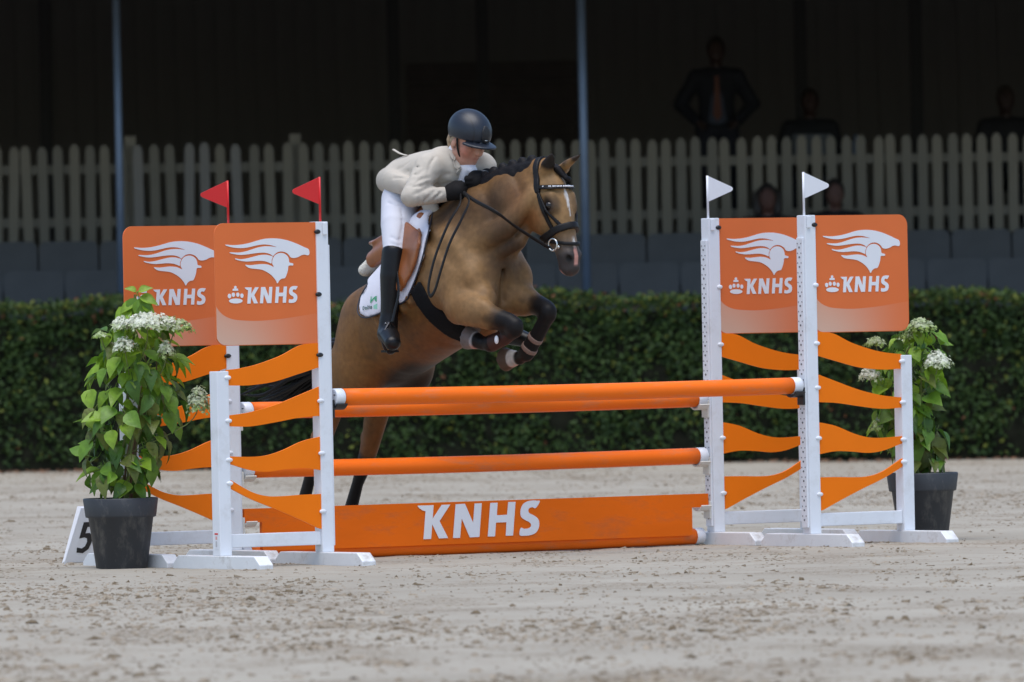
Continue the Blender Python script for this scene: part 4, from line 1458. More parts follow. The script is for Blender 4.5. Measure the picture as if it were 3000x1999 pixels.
def build_tack():
    # ---- saddle pad
    pad = local_root('saddle_pad')
    tag(pad, 'white quilted saddle pad with green print under the brown saddle', 'saddle pad')
    rear = [(876, 612), (850, 655), (836, 680), (829, 705), (831, 722), (845, 730), (870, 724)]
    front = [(935, 694), (948, 672), (962, 640), (978, 590), (992, 530), (1001, 490)]
    poly = S2(rear) + S2(front)
    tp = [tuple(Bh(.03, .06)[[0, 2]]), tuple(Bh(-.25, .07)[[0, 2]]), tuple(Bh(-.53, .06)[[0, 2]])]
    poly = poly + tp
    box = ((-.75, -.40, .70), (.35, .40, WZ + .15))
    V, Q = shell('pad', pad, M_PAD, poly, add_trunk, .010, .0075, *box, 0.0075)
    organic('cloth', V, Q, M_PAD, pad)
    bind = mat('pad_piping', (0.02, 0.022, 0.035), 0.6, var=0.1)
    for sgn in (1,):
        c = catmull([trunk_hit(x, y) + np.array([0, .018, 0]) for x, y in rear + front], 5)
        c[:, 1] *= -1
        MB().tube(c, .0045, 6).build('piping', bind, pad)
    # print on the corner
    for (x, y), w, h, m in (((851, 708), .055, .030, None), ((862, 688), .03, .03, None)):
        pass
    gm = mat('pad_green', (0.08, 0.42, 0.22), 0.7, var=0.05); gm2 = mat('pad_mint', (0.30, 0.66, 0.50), 0.7, var=0.05); gm3 = mat('pad_darkgreen', (0.015, 0.10, 0.09), 0.7, var=0.05)
    def mark(pts, m, name):
        P = [trunk_hit(x, y) + np.array([0, .0215, 0]) for x, y in pts]
        V = [(p[0], -p[1], p[2]) for p in P]
        MB().raw(V, [tuple(range(len(V)))]).build(name, m, pad)
    mark([(858, 697), (860, 681), (862, 682), (861, 696)], gm, 'green_mark'); mark([(861, 690), (868, 682), (873, 680), (874, 683), (869, 685), (862, 694)], gm, 'green_mark')
    mark([(868, 686), (873, 684), (874, 694), (870, 692)], gm, 'green_mark')
    mark([(866, 702), (875, 697), (875, 711), (866, 709)], gm2, 'mint_mark')
    # small dark lettering 'Delta'
    def stroke(pts): mark(pts, gm3, 'lettering')
    x0, y0, sx, sy = 841.0, 713.0, 4.6, 9.0
    sl = -.16
    glyph = {'D': [[(0, 0), (.25, 0), (.25, 1), (0, 1)], [(.25, .8), (.6, .8), (.9, .55), (.9, .45), (.6, .2), (.25, .2), (.25, 0), (.7, 0), (1.1, .4), (1.1, .6), (.7, 1), (.25, 1)]],
             'e': [[(0, .15), (.2, 0), (.9, 0), (.9, .18), (.25, .18), (.2, .5), (0, .5)], [(.2, .28), (.9, .28), (.9, .55), (.65, .72), (.2, .72), (0, .5), (.6, .5), (.6, .42), (.2, .42)]],
             'l': [[(.1, 0), (.4, 0), (.4, 1.05), (.1, 1.05)]],
             't': [[(.2, 0), (.5, 0), (.5, .95), (.2, .95)], [(0, .6), (.8, .6), (.8, .75), (0, .75)]],
             'a': [[(.6, 0), (.9, 0), (.9, .72), (.6, .72)], [(0, .15), (.2, 0), (.6, 0), (.6, .18), (.3, .2), (.3, .52), (.6, .55), (.6, .72), (.2, .72), (0, .5)]]}
    cx = 0.0
    for ch, adv in (('D', 1.25), ('e', 1.05), ('l', .55), ('t', .9), ('a', 1.05)):
        for p in glyph[ch]:
            stroke([(x0 + (cx + q[0]) * sx, y0 - q[1] * sy + sl * (cx + q[0]) * sx) for q in p])
        cx += adv
    # ---- saddle
    sd = local_root('saddle')
    tag(sd, 'brown leather jumping saddle with black girth on the white pad', 'saddle')
    flap = S2([(982, 532), (978, 560), (968, 600), (953, 640), (934, 672), (922, 668), (916, 630), (918, 585), (928, 545)]) + [tuple(Bh(-.10, .02)[[0, 2]])]
    V, Q = shell('flap', sd, M_BROWNL, flap, add_trunk, .032, .009, (-.75, .0, .8), (.35, .42, WZ + .15), 0.007)
    organic('flap', V, Q, M_BROWNL, sd)
    Vm = V.copy(); Vm[:, 1] *= -1
    organic('flap', Vm, Q[:, ::-1].copy(), M_BROWNL, sd)
    v = Vol((-.75, -.32, WZ - .55), (.25, .32, WZ + .25), 0.008)
    v.chain([Bh(.02, .055), Bh(-.10, .03), Bh(-.25, .02), Bh(-.42, .045), Bh(-.50, .085)], [.05, .11, .16, .17, .13], [.035, .035, .035, .035, .025], k=0.03)
    for s in (-1, 1):
        v.chain([Bh(-.02, -.03, s * .10), Bh(-.28, -.05, s * .16), Bh(-.50, -.01, s * .13)], [.035, .035, .035], [.05, .05, .045], k=0.03)
        v.chain([Bh(.02, -.06, s * .15), Bh(.06, -.20, s * .235)], [.022, .016], [.045, .05], k=0.015)       # knee roll
    V, Q = v.mesh('seat', 2)
    organic('seat', V, Q, M_BROWNL, sd)
    v = Vol((-.85, -.32, WZ - .65), (.2, .32, WZ + .2), 0.01)
    for s in (-1, 1):
        v.chain([Bh(-.54, -.005, s * .10), Bh(-.60, -.02, s * .12)], .045, .035, k=0.02)
    V, Q = v.mesh('panel', 1)
    organic('panel', V, Q, M_FLEECE, sd)
    # girth: a broad band around the barrel
    g0, g1 = S2([(960, 664), (1020, 745)])
    a = Lh(958, 668, .255); b = Lh(1062, 790, .05)
    pl = [tuple(Bh(.005, -.40)[[0, 2]]), tuple(Bh(-.085, -.42)[[0, 2]]), tuple(Bh(-.075, -.80)[[0, 2]]), tuple(Bh(.075, -.80)[[0, 2]])]
    V, Q = shell('girth', sd, M_BLEATHER, pl, add_trunk, .020, .011, (-.5, -.36, .6), (.6, .36, WZ), 0.0075)
    organic('girth', V, Q, mat('girth_black', (0.007, 0.007, 0.008), 0.85, spec=0.15, var=0.2, bump=0.3, bscale=60), sd)
    # stirrup leather and iron on the near side
    hang = trunk_hit(925, 600) + np.array([0, .05, 0])
    foot = Lh(897, 790, .365)
    tb = MB()
    pts = catmull([hang, Lh(916, 668, .325), Lh(907, 715, .35), Lh(901, 742, .365)], 4); pts[:, 1] *= -1
    tb.tube(pts, .013, 8, flat=((0, 1, 0), .25)); tb.build('stirrup_leather', M_BLEATHER, sd)
    c = Lh(897, 775, .365)
    ring = []
    for t in np.linspace(0, 2 * math.pi, 25):
        z = math.cos(t) * .078
        w = math.sin(t) * (.066 if z < 0 else .058 * (1 - .45 * (z / .068) ** 2))
        p = c + np.array([.80, -.0, 0]) * w * .35 + np.array([0, 1, 0]) * w * .93 + np.array([0, 0, 1]) * (z - .004)
        ring.append((p[0], -p[1], p[2]))
    MB().tube(ring, .0075, 8).build('stirrup_iron', mat('dark_iron', (0.04, 0.04, 0.045), 0.3, var=0.1, metal=0.8), sd)
    tb = MB()
    V_ = []
    for dx, dr in ((-.03, -.03), (.03, -.03), (.03, .04), (-.03, .04)):
        p = c + np.array([dx, dr, -.078]); V_.append((p[0], -p[1], p[2]))
    tb.raw(V_ + [(x, y, z + .012) for x, y, z in V_], [(3, 2, 1, 0), (4, 5, 6, 7), (0, 1, 5, 4), (1, 2, 6, 5), (2, 3, 7, 6), (3, 0, 4, 7)])
    tb.build('stirrup_tread', M_BLEATHER, sd)

    # ---- bridle
    br = local_root('bridle')
    tag(br, 'black leather bridle with beaded browband, noseband and reins on the horse head', 'bridle')
    lo, hi = Hd(.25, 0) - .42, Hd(.25, 0) + .42
    lo[0] -= .0
    lo = np.minimum(Hd(-.05, -.2, .15), np.minimum(Hd(.6, .2, -.15), Hd(.6, -.2, .15))) - .06
    hi = np.maximum(Hd(-.05, .2, -.15), np.maximum(Hd(-.05, .15, .15), Hd(.6, .2, -.15))) + .06
    vb = add_head(Vol(lo, hi, 0.0045))
    X, Y, Z = vb.grid((slice(None),) * 3)
    T = (X - POLL[0]) * HAX[0] + (Y - POLL[1]) * HAX[1] + (Z - POLL[2]) * HAX[2]
    Mh = (X - POLL[0]) * HDO[0] + (Y - POLL[1]) * HDO[1] + (Z - POLL[2]) * HDO[2]
    Rh = (X - POLL[0]) * HRT[0] + (Y - POLL[1]) * HRT[1] + (Z - POLL[2]) * HRT[2]
    HFld = vb.F

    def strap(name, field, off=.006, th=.006, m=M_BLEATHER):
        w = Vol(lo, hi, 0.0045)
        w.F = np.maximum(np.abs(HFld - off) - th, field).astype(np.float32)
        V, Q = w.mesh(name, 1)
        if len(V): return organic(name, V, Q, m, br)
    # noseband (padded, broad), flash strap, browband, headpiece + cheekpieces, throat lash
    strap('noseband', np.abs(T - (.345 - Mh * .14)) - .018, .009, .009)
    strap('flash_strap', np.maximum(np.abs(T - (.400 - Mh * -.42)) - .010, -(Mh + .12)), .006, .006)
    strap('browband', np.maximum(np.abs(T - (.118 + .30 * (Mh - .05))) - .011, -(Mh - .0)), .008, .008)
    strap('headpiece', np.maximum(np.maximum(np.abs(Mh + .012 + .05 * (T - .05)) - .016, T - .13), -(T + .06)), .008, .008)
    strap('cheekpiece', np.maximum(np.maximum(np.abs(Mh - (-.018 + .10 * (T - .1))) - .011, np.abs(T - .22) - .13), -np.abs(Rh) + .03), .006, .006)
    strap('noseband_strap', np.maximum(np.maximum(np.abs(Mh - (-.02 + .32 * (T - .1))) - .007, np.abs(T - .22) - .115), -np.abs(Rh) + .03), .010, .005)
    strap('throat_lash', np.maximum(np.abs(T - (.115 - .85 * (Mh + .02))) - .008, Mh + .02), .006, .006)
    # beads on the browband
    bb = MB()
    for i in range(25):
        ang = math.radians(-62 + 124 * i / 24)
        r = .105 * math.sin(ang); mval = None
        for mm_ in np.linspace(.16, -.02, 120):
            p = Hd(.118 + .30 * (mm_ - .05), mm_, r)
            idx = np.round((p - vb.lo) / vb.h).astype(int)
            if (idx >= 0).all() and (idx < np.array(HFld.shape)).all() and HFld[tuple(idx)] < .014:
                mval = mm_; break
        if mval is None: continue
        p = Hd(.118 + .30 * (mval - .05), mval + .006, r)
        bb.ellipsoid((p[0], -p[1], p[2]), (.0045, .0045, .0045), 8, 6)
    bb.build('browband_beads', M_STONE, br)
    # bit ring
    for s in (1, -1):
        c = Hd(.405, -.018, s * .070)
        ring = []
        for t in np.linspace(0, 2 * math.pi, 25):
            p = c + (HAX * math.cos(t) + HDO * math.sin(t)) * .030 + HRT * s * .004
            ring.append((p[0], -p[1], p[2]))
        MB().tube(ring, .0048, 8).build('bit_ring', M_STEEL, br)
        p = Hd(.425, .005, s * .062)
        MB().ellipsoid((p[0], -p[1], p[2]), (.010, .010, .010), 10, 6).build('bit_cheek', M_STEEL, br)
    # reins: from each ring to the hands, then the slack loop over the shoulder
    def rein(pts, w=.0105):
        c = catmull(pts, 6); c[:, 1] *= -1
        MB().tube(c, w, 8, flat=((0, 1, 0), .35)).build('rein', M_BLEATHER, br)
    rb = Hd(.415, -.045, .075)
    rein([rb, Lh(1190, 525, .05), Lh(1140, 488, .15), Lh(1092, 462, .17), Lh(1066, 443, .12)])
    rein([Hd(.415, -.045, -.075), Lh(1215, 470, -.16), Lh(1150, 430, -.13), Lh(1100, 428, -.09)])
    nk = [Lh(1064, 444, .12), Lh(1078, 462, .17), Lh(1060, 505, .225), Lh(1033, 560, .275), Lh(1012, 625, .305), Lh(999, 668, .315), Lh(988, 680, .318), Lh(985, 655, .315), Lh(1000, 590, .288), Lh(1030, 515, .240), Lh(1056, 470, .175), Lh(1058, 448, .12)]
    rein(nk, .0105)
    # ---- tendon boots on the forelegs
    for n, lab in (('left_fore', 'black tendon boot with two tan straps on the far foreleg'), ('right_fore', 'dark brown tendon boot on the folded near foreleg')):
        P = LEGS[n]['P']
        bt = local_root('tendon_boot'); tag(bt, lab, 'tendon boot', 'boots on the forelegs')
        v = Vol(np.minimum(P[4], P[7]) - .12, np.maximum(P[4], P[7]) + .12, 0.0055)
        a, b = P[4] + (P[5] - P[4]) * .35, P[6]
        v.chain([a, P[5], b], [.035, .035, .040], [.040, .040, .045], k=0.0)
        V, Q = v.mesh('boot', 1)
        organic('shell', V, Q, mat('boot_black', (0.007, 0.006, 0.006), 0.6, var=0.15, spec=0.2) if n == 'left_fore' else mat('boot_brown', (0.040, 0.014, 0.011), 0.5, var=0.2, spec=0.25), bt)
        if n == 'left_fore':
            for f in (.30, .82):
                c0 = P[5] + (P[6] - P[5]) * f
                ax = (P[6] - P[5]) / np.linalg.norm(P[6] - P[5])
                v = Vol(c0 - .09, c0 + .09, 0.005)
                v.chain([a, P[5], b], [.038, .038, .043], [.043, .043, .048], k=0.0)
                X, Y, Z = v.grid((slice(None),) * 3)
                v.F = np.maximum(v.F, np.abs((X - c0[0]) * ax[0] + (Y - c0[1]) * ax[1] + (Z - c0[2]) * ax[2]) - .013).astype(np.float32)
                V, Q = v.mesh('strap', 1)
                organic('strap', V, Q, mat('boot_strap', (0.20, 0.13, 0.105), 0.7, var=0.1), bt)
        else:
            p = Lh(1141, 781, .145)
            MB().ellipsoid((p[0], -p[1], p[2]), (.014, .010, .022), 10, 8).build('buckle', M_PRINT, bt)


build_tack()


# ================================================================== RIDER (in the horse's frame, standing in the stirrups)
def vol_hit(v, x, y, r0=.6, r1=-.4):
    P0 = Lh(x, y, r0); P1 = Lh(x, y, r1)
    for t in np.linspace(0, 1, 500):
        p = P0 + (P1 - P0) * t
        i = np.round((p - v.lo) / v.h).astype(int)
        if (i < 0).any() or (i >= np.array(v.F.shape)).any(): continue
        if v.F[tuple(i)] < 0: return p
    return P1


def mir(p):
    return np.array([p[0], -p[1], p[2]])


def build_rider():
    root = local_root('person')
    tag(root, 'rider in beige jacket, white breeches and dark helmet crouched over the horse', 'person')
    PEL, CH, NB = Lh(962, 436, 0), Lh(1042, 392, 0), Lh(1064, 372, 0)
    WAI = (PEL + CH) / 2 + np.array([0, 0, .012])
    pit = math.radians(29)
    hz = math.radians(-9)
    gh = np.array([math.cos(hz), math.sin(hz), 0])
    G = gh * math.cos(pit) - np.array([0, 0, math.sin(pit)]); Qv = np.array([0, 0, math.cos(pit)]) + gh * math.sin(pit)
    RT = np.array([-math.sin(hz), math.cos(hz), 0])
    HC = Lh(1076, 319, 0)
    hd = lambda g, q, r=0.0: HC + G * g + Qv * q + RT * r
    AX = [G, Qv, RT]
    SH, EL, WR = Lh(985, 386, .185), Lh(945, 452, .33), Lh(1022, 447, .135)
    HA = Lh(1056, 440, .095)
    SHL, ELL, WRL, HAL = mir(SH) * np.array([1, .70, 1]) + np.array([.02, .0, .0]), Lh(1118, 430, -.17), Lh(1112, 408, -.06), Lh(1090, 424, .03)
    HIP, KN, AN = Lh(922, 456, .115), Lh(906, 578, .272), Lh(893, 742, .318)
    HEEL, TOE = Lh(889, 768, .328), Lh(902, 788, .415)

    def hand(v, w, h, d, side, grow=0.0):
        """fist: palm, four curled fingers of unequal length, thumb on top"""
        f = (h - w); f /= np.linalg.norm(f)
        up = np.array([0, 0, 1.0]); up -= f * (up @ f); up /= np.linalg.norm(up)
        inn = np.cross(f, up) * side
        v.chain([w, w + f * .03, w + f * .075], [.025 + grow, .030 + grow, .034 + grow], [.030 + grow, .036 + grow, .040 + grow], lat=inn, k=0.01)
        for i in range(4):
            o = w + f * .082 + up * (.030 - .020 * i)
            L_ = (.032, .036, .034, .027)[i]
            p = [o, o + f * L_ * .7 + inn * .012, o + f * L_ * .75 + inn * .040, o + f * L_ * .1 + inn * .050]
            v.chain(p, [.0100 + grow, .0098 + grow, .0092 + grow, .0085 + grow], k=0.004)
        v.chain([w + f * .03 + up * .032, w + f * .062 + up * .046 + inn * .014, w + f * .090 + up * .044 + inn * .022], [.013 + grow, .0115 + grow, .0095 + grow], k=0.006)

    # ---- body, one skin from head to feet
    v = Vol((-.65, -.48, .45), (.65, .52, WZ + .68), 0.007)
    v.chain([PEL, WAI, CH], [.15, .125, .165], [.115, .10, .105], k=0.03)
    v.chain([CH, NB, hd(-.03, -.06)], [.12, .06, .055], [.09, .06, .055], k=0.03)
    v.ell(hd(-.01, .03), (.098, .105, .078), axes=AX, k=0.02)
    v.ell(hd(.035, -.045), (.062, .082, .062), axes=AX, k=0.03)
    v.ell(hd(.062, -.098), (.032, .024, .030), axes=AX, k=0.025)                      # chin
    v.chain([hd(.088, .012), hd(.112, -.028)], [.010, .017], [.012, .016], lat=RT, k=0.012)   # nose
    v.ell(hd(.107, -.034, .011), (.012, .010, .010), axes=AX, k=0.008); v.ell(hd(.107, -.034, -.011), (.012, .010, .010), axes=AX, k=0.008)
    v.chain([hd(.090, -.060, .022), hd(.099, -.059, 0), hd(.090, -.060, -.022)], .0075, .008, k=0.006)
    v.chain([hd(.088, -.074, .018), hd(.096, -.075, 0), hd(.088, -.074, -.018)], .008, .009, k=0.006)
    v.chain([hd(.093, -.067, .026), hd(.103, -.0665, 0), hd(.093, -.067, -.026)], .004, .0028, k=0.003, op='sub')
    for s in (-1, 1):
        v.ell(hd(.055, -.035, s * .043), (.030, .032, .024), axes=AX, k=0.02)          # cheek
        v.ell(hd(.088, .010, s * .032), (.016, .012, .018), axes=AX, k=0.01, op='sub')  # eye hollow
        v.chain([hd(.0, -.075, s * .055), hd(.05, -.10, s * .030)], .016, .018, k=0.02)  # jaw
        v.ell(hd(-.012, -.030, s * .078), (.018, .032, .009), axes=AX, k=0.006)         # ear
    for (a, b, c, h, sd) in ((SH, EL, WR, HA, 1), (SHL, ELL, WRL, HAL, -1)):
        v.chain([a, b, c], [.052, .040, .026], k=0.02)
        hand(v, c, h, None, sd)
    for f in (lambda p: p, mir):
        v.chain([f(HIP), f((HIP + KN) / 2), f(KN)], [.072, .060, .040], k=0.02)
        v.chain([f(KN), f(KN * .6 + AN * .4), f(AN)], [.038, .042, .030], k=0.01)
        v.chain([f(AN), f(HEEL), f(TOE)], [.032, .030, .026], k=0.01)
    V, Q = v.mesh('body', 2)
    skin = np.array((0.52, 0.27, 0.19)); C = np.tile(skin, (len(V), 1))
    red = np.exp(-(np.linalg.norm(V - hd(.06, -.04, .05), axis=1) / .035) ** 2) * .75
    C = C * (1 - red[:, None]) + np.array((0.50, 0.15, 0.10)) * red[:, None]
    lip = np.exp(-(np.linalg.norm((V - hd(.096, -.067)) * np.array([1, .45, 1.6]), axis=1) / .013) ** 2) * .7
    C = C * (1 - lip[:, None]) + np.array((0.36, 0.10, 0.085)) * lip[:, None]
    for s in (-1, 1):
        e = np.exp(-(np.linalg.norm(V - hd(.082, .010, s * .032), axis=1) / .012) ** 2)
        C = C * (1 - e[:, None]) + np.array((0.10, 0.06, 0.045)) * e[:, None]
    organic('body', V, Q, mat('skin', attr=True, rough=0.5, var=0.06, scale=50, spec=0.4), root, C)
    # ---- hair at the nape
    v = Vol(HC - .2, HC + .2, 0.006)
    v.chain([hd(-.085, .0, .02), hd(-.085, -.05, .02), hd(-.07, -.09, .02)], [.034, .034, .022], [.024, .024, .016], lat=RT, k=0.02)
    v.chain([hd(-.03, .0, .070), hd(-.045, -.035, .062)], [.010, .008], [.016, .016], lat=RT, k=0.02)
    V, Q = v.mesh('hair', 1)
    organic('hair', V, Q, mat('blond_hair', (0.36, 0.26, 0.16), 0.55, var=0.3, scale=60, bump=0.4, bscale=90), root)
    # ---- breeches
    v = Vol((-.62, -.45, .75), (.40, .45, WZ + .32), 0.0075)
    v.chain([PEL + np.array([-.035, 0, -.01]), PEL * .6 + WAI * .4], [.160, .145], [.120, .105], k=0.03)
    for f in (lambda p: p, mir):
        v.chain([f(HIP + np.array([-.01, 0, -.01])), f((HIP + KN) / 2), f(KN), f(KN * .8 + AN * .2)], [.098, .088, .058, .052], k=0.04)
    for pts in (((898, 452), (918, 462), (936, 464)), ((892, 466), (910, 474), (928, 474)), ((898, 545), (912, 552), (922, 550)), ((900, 560), (912, 566), (921, 563)), ((922, 480), (925, 520), (918, 556))):
        v.chain([vol_hit(v, x, y) for x, y in pts], .002, k=.014, op='sub')
    V, Q = v.mesh('breeches', 1)
    organic('breeches', V, Q, mat('breeches', (0.62, 0.63, 0.70), 0.75, var=0.04, bump=0.35, bscale=9), root)
    # ---- boots
    for f in (lambda p: p, mir):
        K, A, H_, T_ = f(KN), f(AN), f(HEEL), f(TOE)
        lo = np.minimum.reduce([K, A, H_, T_]) - .12; hi = np.maximum.reduce([K, A, H_, T_]) + .14
        v = Vol(lo, hi, 0.006)
        top = K + (A - K) * .02
        v.chain([top, K * .65 + A * .35, K * .3 + A * .7, A], [.064, .064, .050, .043], k=0.0)
        v.chain([A, H_ + np.array([.01, 0, 0])], [.045, .046], k=0.02)
        v.chain([H_ + np.array([.0, 0, .0]), H_ * .5 + T_ * .5 + np.array([0, 0, .012]), T_], [.046, .054, .044], [.046, .048, .038], k=0.03)
        v.chain([H_ + np.array([-.012, 0, -.038]), T_ + np.array([0, 0, -.026])], [.034, .036], [.014, .012], k=0.006)
        X, Y, Z = v.grid((slice(None),) * 3)
        # top line: higher in front than behind
        v.F = np.maximum(v.F, (Z - (top[2] + .015 + .25 * (X - top[0]) + .45 * np.sign(top[1]) * (Y - top[1])))).astype(np.float32)
        V, Q = v.mesh('boot', 1)
        b = organic('boot', V, Q, mat('boot_leather', (0.006, 0.006, 0.007), 0.38, var=0.2, scale=20, spec=0.3), root)
        # spur strap with studs
        c = A + np.array([0, 0, -.004])
        v = Vol(c - .1, c + .1, 0.005)
        v.chain([A, H_], [.049, .050], k=0.0)
        X, Y, Z = v.grid((slice(None),) * 3)
        v.F = np.maximum(v.F, np.abs(Z - c[2] + .01 - .25 * (X - c[0])) - .009).astype(np.float32)
        V, Q = v.mesh('strap', 1)
        organic('spur_strap', V, Q, M_BLEATHER, b)
        sp = MB()
        for t in (-.5, -.1, .3, .7):
            p = c + np.array([.050 * math.cos(t), math.copysign(.050, c[1]) * .0 + .050 * math.sin(t + 0.4) * np.sign(c[1]), -.008 + .25 * .05 * math.cos(t)])
            sp.ellipsoid((p[0], -p[1], p[2]), (.004, .004, .004), 8, 6)
        sp.build('spur_studs', M_STEEL, b)
    # ---- shirt and stock
    v = Vol(NB - .25, NB + .25, 0.006)
    v.chain([NB + np.array([.0, 0, .0]), hd(-.035, -.095)], [.060, .056], [.060, .056], k=0.01)
    v.chain([NB + np.array([.045, 0, -.035]), CH + np.array([.08, 0, -.085])], [.042, .05], [.042, .045], k=0.02)
    v.ell(NB + np.array([.085, 0, -.045]), (.022, .026, .024), k=0.01)
    V, Q = v.mesh('shirt', 1)
    organic('shirt', V, Q, mat('shirt', (0.76, 0.76, 0.82), 0.7, var=0.03, bump=0.2, bscale=25), root)
    # ---- jacket
    v = Vol((-.62, -.50, WZ - .28), (.55, .56, WZ + .46), 0.0065)
    BK_ = Lh(934, 410, 0)
    v.chain([BK_, Lh(948, 405, 0), Lh(985, 399, 0), CH, CH + np.array([.03, 0, .01])], [.148, .165, .160, .172, .140], [.085, .108, .118, .126, .105], k=0.03)
    for a in (SH, SHL):
        v.chain([CH + np.array([.0, np.sign(a[1]) * .08, .045]), a], [.075, .072], [.07, .07], k=0.04)
    v.chain([SH, EL], [.070, .053], k=0.025); v.chain([EL, EL * .5 + WR * .5, WR], [.053, .048, .039], k=0.008)
    v.chain([SHL, ELL], [.072, .054], k=0.025); v.chain([ELL, ELL * .5 + WRL * .5, WRL], [.053, .048, .038], k=0.008)
    # skirts of the jacket: back flap and hanging front edges
    for s in (-1, 1):
        v.chain([BK_ + np.array([-.045, s * .10, -.01]), np.array([1, s, 1]) * Lh(896, 416, .185), np.array([1, s, 1]) * Lh(926, 426, .195), np.array([1, s, 1]) * Lh(958, 434, .175)], [.045, .032, .034, .03], [.06, .056, .050, .045], k=0.03)
        v.chain([WAI + np.array([.05, s * .09, -.09]), WAI + np.array([.10, s * .085, -.20]), WAI + np.array([.08, s * .10, -.27])], [.05, .022, .014], [.05, .055, .05], k=0.03)
    v.chain([NB + np.array([-.055, 0, .02]), NB + np.array([-.03, 0, .045])], .075, .030, k=0.02)      # collar
    # folds: ripples that gather at elbow, armpit and waist
    X, Y, Z = v.grid((slice(None),) * 3)
    def ripple(c, ax, wave, amp, rad, ph=0.0):
        ax = np.asarray(ax, np.float32); ax = ax / np.linalg.norm(ax)
        s = v.block(c - 2.2 * rad, c + 2.2 * rad)
        x, y, z = v.grid(s)
        d2 = (x - c[0]) ** 2 + (y - c[1]) ** 2 + (z - c[2]) ** 2
        u = (x - c[0]) * ax[0] + (y - c[1]) * ax[1] + (z - c[2]) * ax[2]
        w = (x * 23 + y * 31 + z * 17)
        v.F[s] += (amp * np.exp(-d2 / rad ** 2) * np.sin(2 * math.pi * (u / wave) + ph + .8 * np.sin(w))).astype(np.float32)
    ripple(EL * .85 + WR * .15, (EL - WR) * np.array([1, 1, .5]), .030, .0016, .10)
    ripple(EL * .7 + SH * .3, (EL - SH) + np.array([.1, 0, 0]), .034, .0022, .08, 1.0)
    ripple(SH + np.array([-.02, .02, -.06]), np.array([1, -.3, .9]), .04, .0030, .10, .5)
    ripple(WAI + np.array([.05, .15, -.06]), np.array([1, 0, .6]), .055, .0030, .08, .3)
    ripple(SHL + np.array([.0, -.03, -.06]), np.array([.3, .2, 1]), .05, .0020, .12, .5)
    # creases drawn into the cloth
    def crease(vv, pts, r=.0028, k=.015):
        vv.chain([vol_hit(vv, x, y) for x, y in pts], r, k=k, op='sub')
    for pts in (((986, 430), (968, 440), (951, 447)), ((990, 420), (970, 427), (950, 431)), ((988, 408), (968, 412), (955, 421)), ((972, 392), (958, 402), (948, 416)),
                ((1002, 438), (988, 450), (976, 460)), ((1012, 444), (1000, 455)), ((962, 384), (938, 394), (908, 396)), ((955, 402), (932, 410), (905, 409)),
                ((1000, 360), (988, 378), (984, 396)), ((1030, 400), (1012, 408), (1000, 420)), ((1036, 420), (1015, 424), (1003, 430)), ((940, 372), (925, 384), (912, 388))):
        crease(v, pts)
    # open collar: cut a V so the shirt shows
    A1, A2 = NB + np.array([.035, 0, .02]), CH + np.array([.115, 0, -.115])
    v.chain([A1, A2], [.046, .012], [.060, .050], k=0.008, op='sub')
    jv = v
    V, Q = v.mesh('jacket', 1)
    M_J = mat('jacket_cloth', (0.49, 0.445, 0.38), 0.85, var=0.05, scale=9, bump=0.22, bscale=15, stretch=(1.0, 1.0, 2.2))
    jk = organic('jacket', V, Q, M_J, root)
    # lapels, laid on the chest
    def lapel(pts):
        P = [vol_hit(jv, x, y) + np.array([.010, .010, .002]) for x, y in pts]
        P2 = [p + np.array([.004, .006, .0]) for p in P]
        V_ = [(p[0], -p[1], p[2]) for p in P + P2]
        n = len(P)
        MB().raw(V_, [tuple(range(n))[::-1], tuple(range(n, 2 * n))] + [(i, (i + 1) % n, n + (i + 1) % n, n + i) for i in range(n)]).build('lapel', M_J, jk)
    lapel([(1047, 352), (1056, 366), (1060, 385), (1053, 390), (1046, 385), (1043, 368)])
    lapel([(1053, 391), (1061, 388), (1066, 405), (1070, 428), (1062, 421), (1050, 400)])
    lapel([(1033, 343), (1043, 349), (1050, 361), (1047, 370), (1041, 366), (1035, 354)])
    for x, y in ((1066, 430), (1052, 441)):
        p = vol_hit(jv, x, y) + np.array([.004, .004, 0])
        MB().ellipsoid((p[0], -p[1], p[2]), (.008, .008, .008), 8, 6).build('button', mat('button', (0.30, 0.26, 0.20), 0.4, var=0.1), jk)
    # half belt loop standing off the back
    p0 = vol_hit(jv, 937, 358); p1 = Lh(904, 344, p0[1] + .01)
    c = catmull([p0, (p0 + p1) / 2 + np.array([0, 0, -.006]), p1], 4); c[:, 1] *= -1
    MB().tube(c, .009, 8, flat=((0, 0, 1), .45)).build('back_strap', M_J, jk)
    # cuff tab
    # ---- gloves
    for (w, h, sd) in ((WR, HA, 1), (WRL, HAL, -1)):
        v = Vol(w - .16, w + .18, 0.005)
        f = (h - w) / np.linalg.norm(h - w)
        v.chain([w - f * .035, w], [.036, .033], k=0.0)
        hand(v, w, h, None, sd, 0.004)
        V, Q = v.mesh('glove', 1)
        organic('glove', V, Q, mat('glove', (0.007, 0.0065, 0.007), 0.8, var=0.2, spec=0.2), root)
    # ---- helmet with peak, side seams and front vent panel
    v = Vol(HC - .24, HC + .24, 0.005)
    X, Y, Z = v.grid((slice(None),) * 3)
    g_ = (X - HC[0]) * G[0] + (Y - HC[1]) * G[1] + (Z - HC[2]) * G[2]
    q_ = (X - HC[0]) * Qv[0] + (Y - HC[1]) * Qv[1] + (Z - HC[2]) * Qv[2]
    r_ = (X - HC[0]) * RT[0] + (Y - HC[1]) * RT[1] + (Z - HC[2]) * RT[2]
    v.ell(hd(-.008, .043), (.127, .108, .104), axes=AX, k=0)
    rim = .006 + .03 * np.clip(g_ / .12, -1, 1) - .025 * sstep(-g_, .02, .10)
    v.F = np.maximum(v.F, rim - q_)
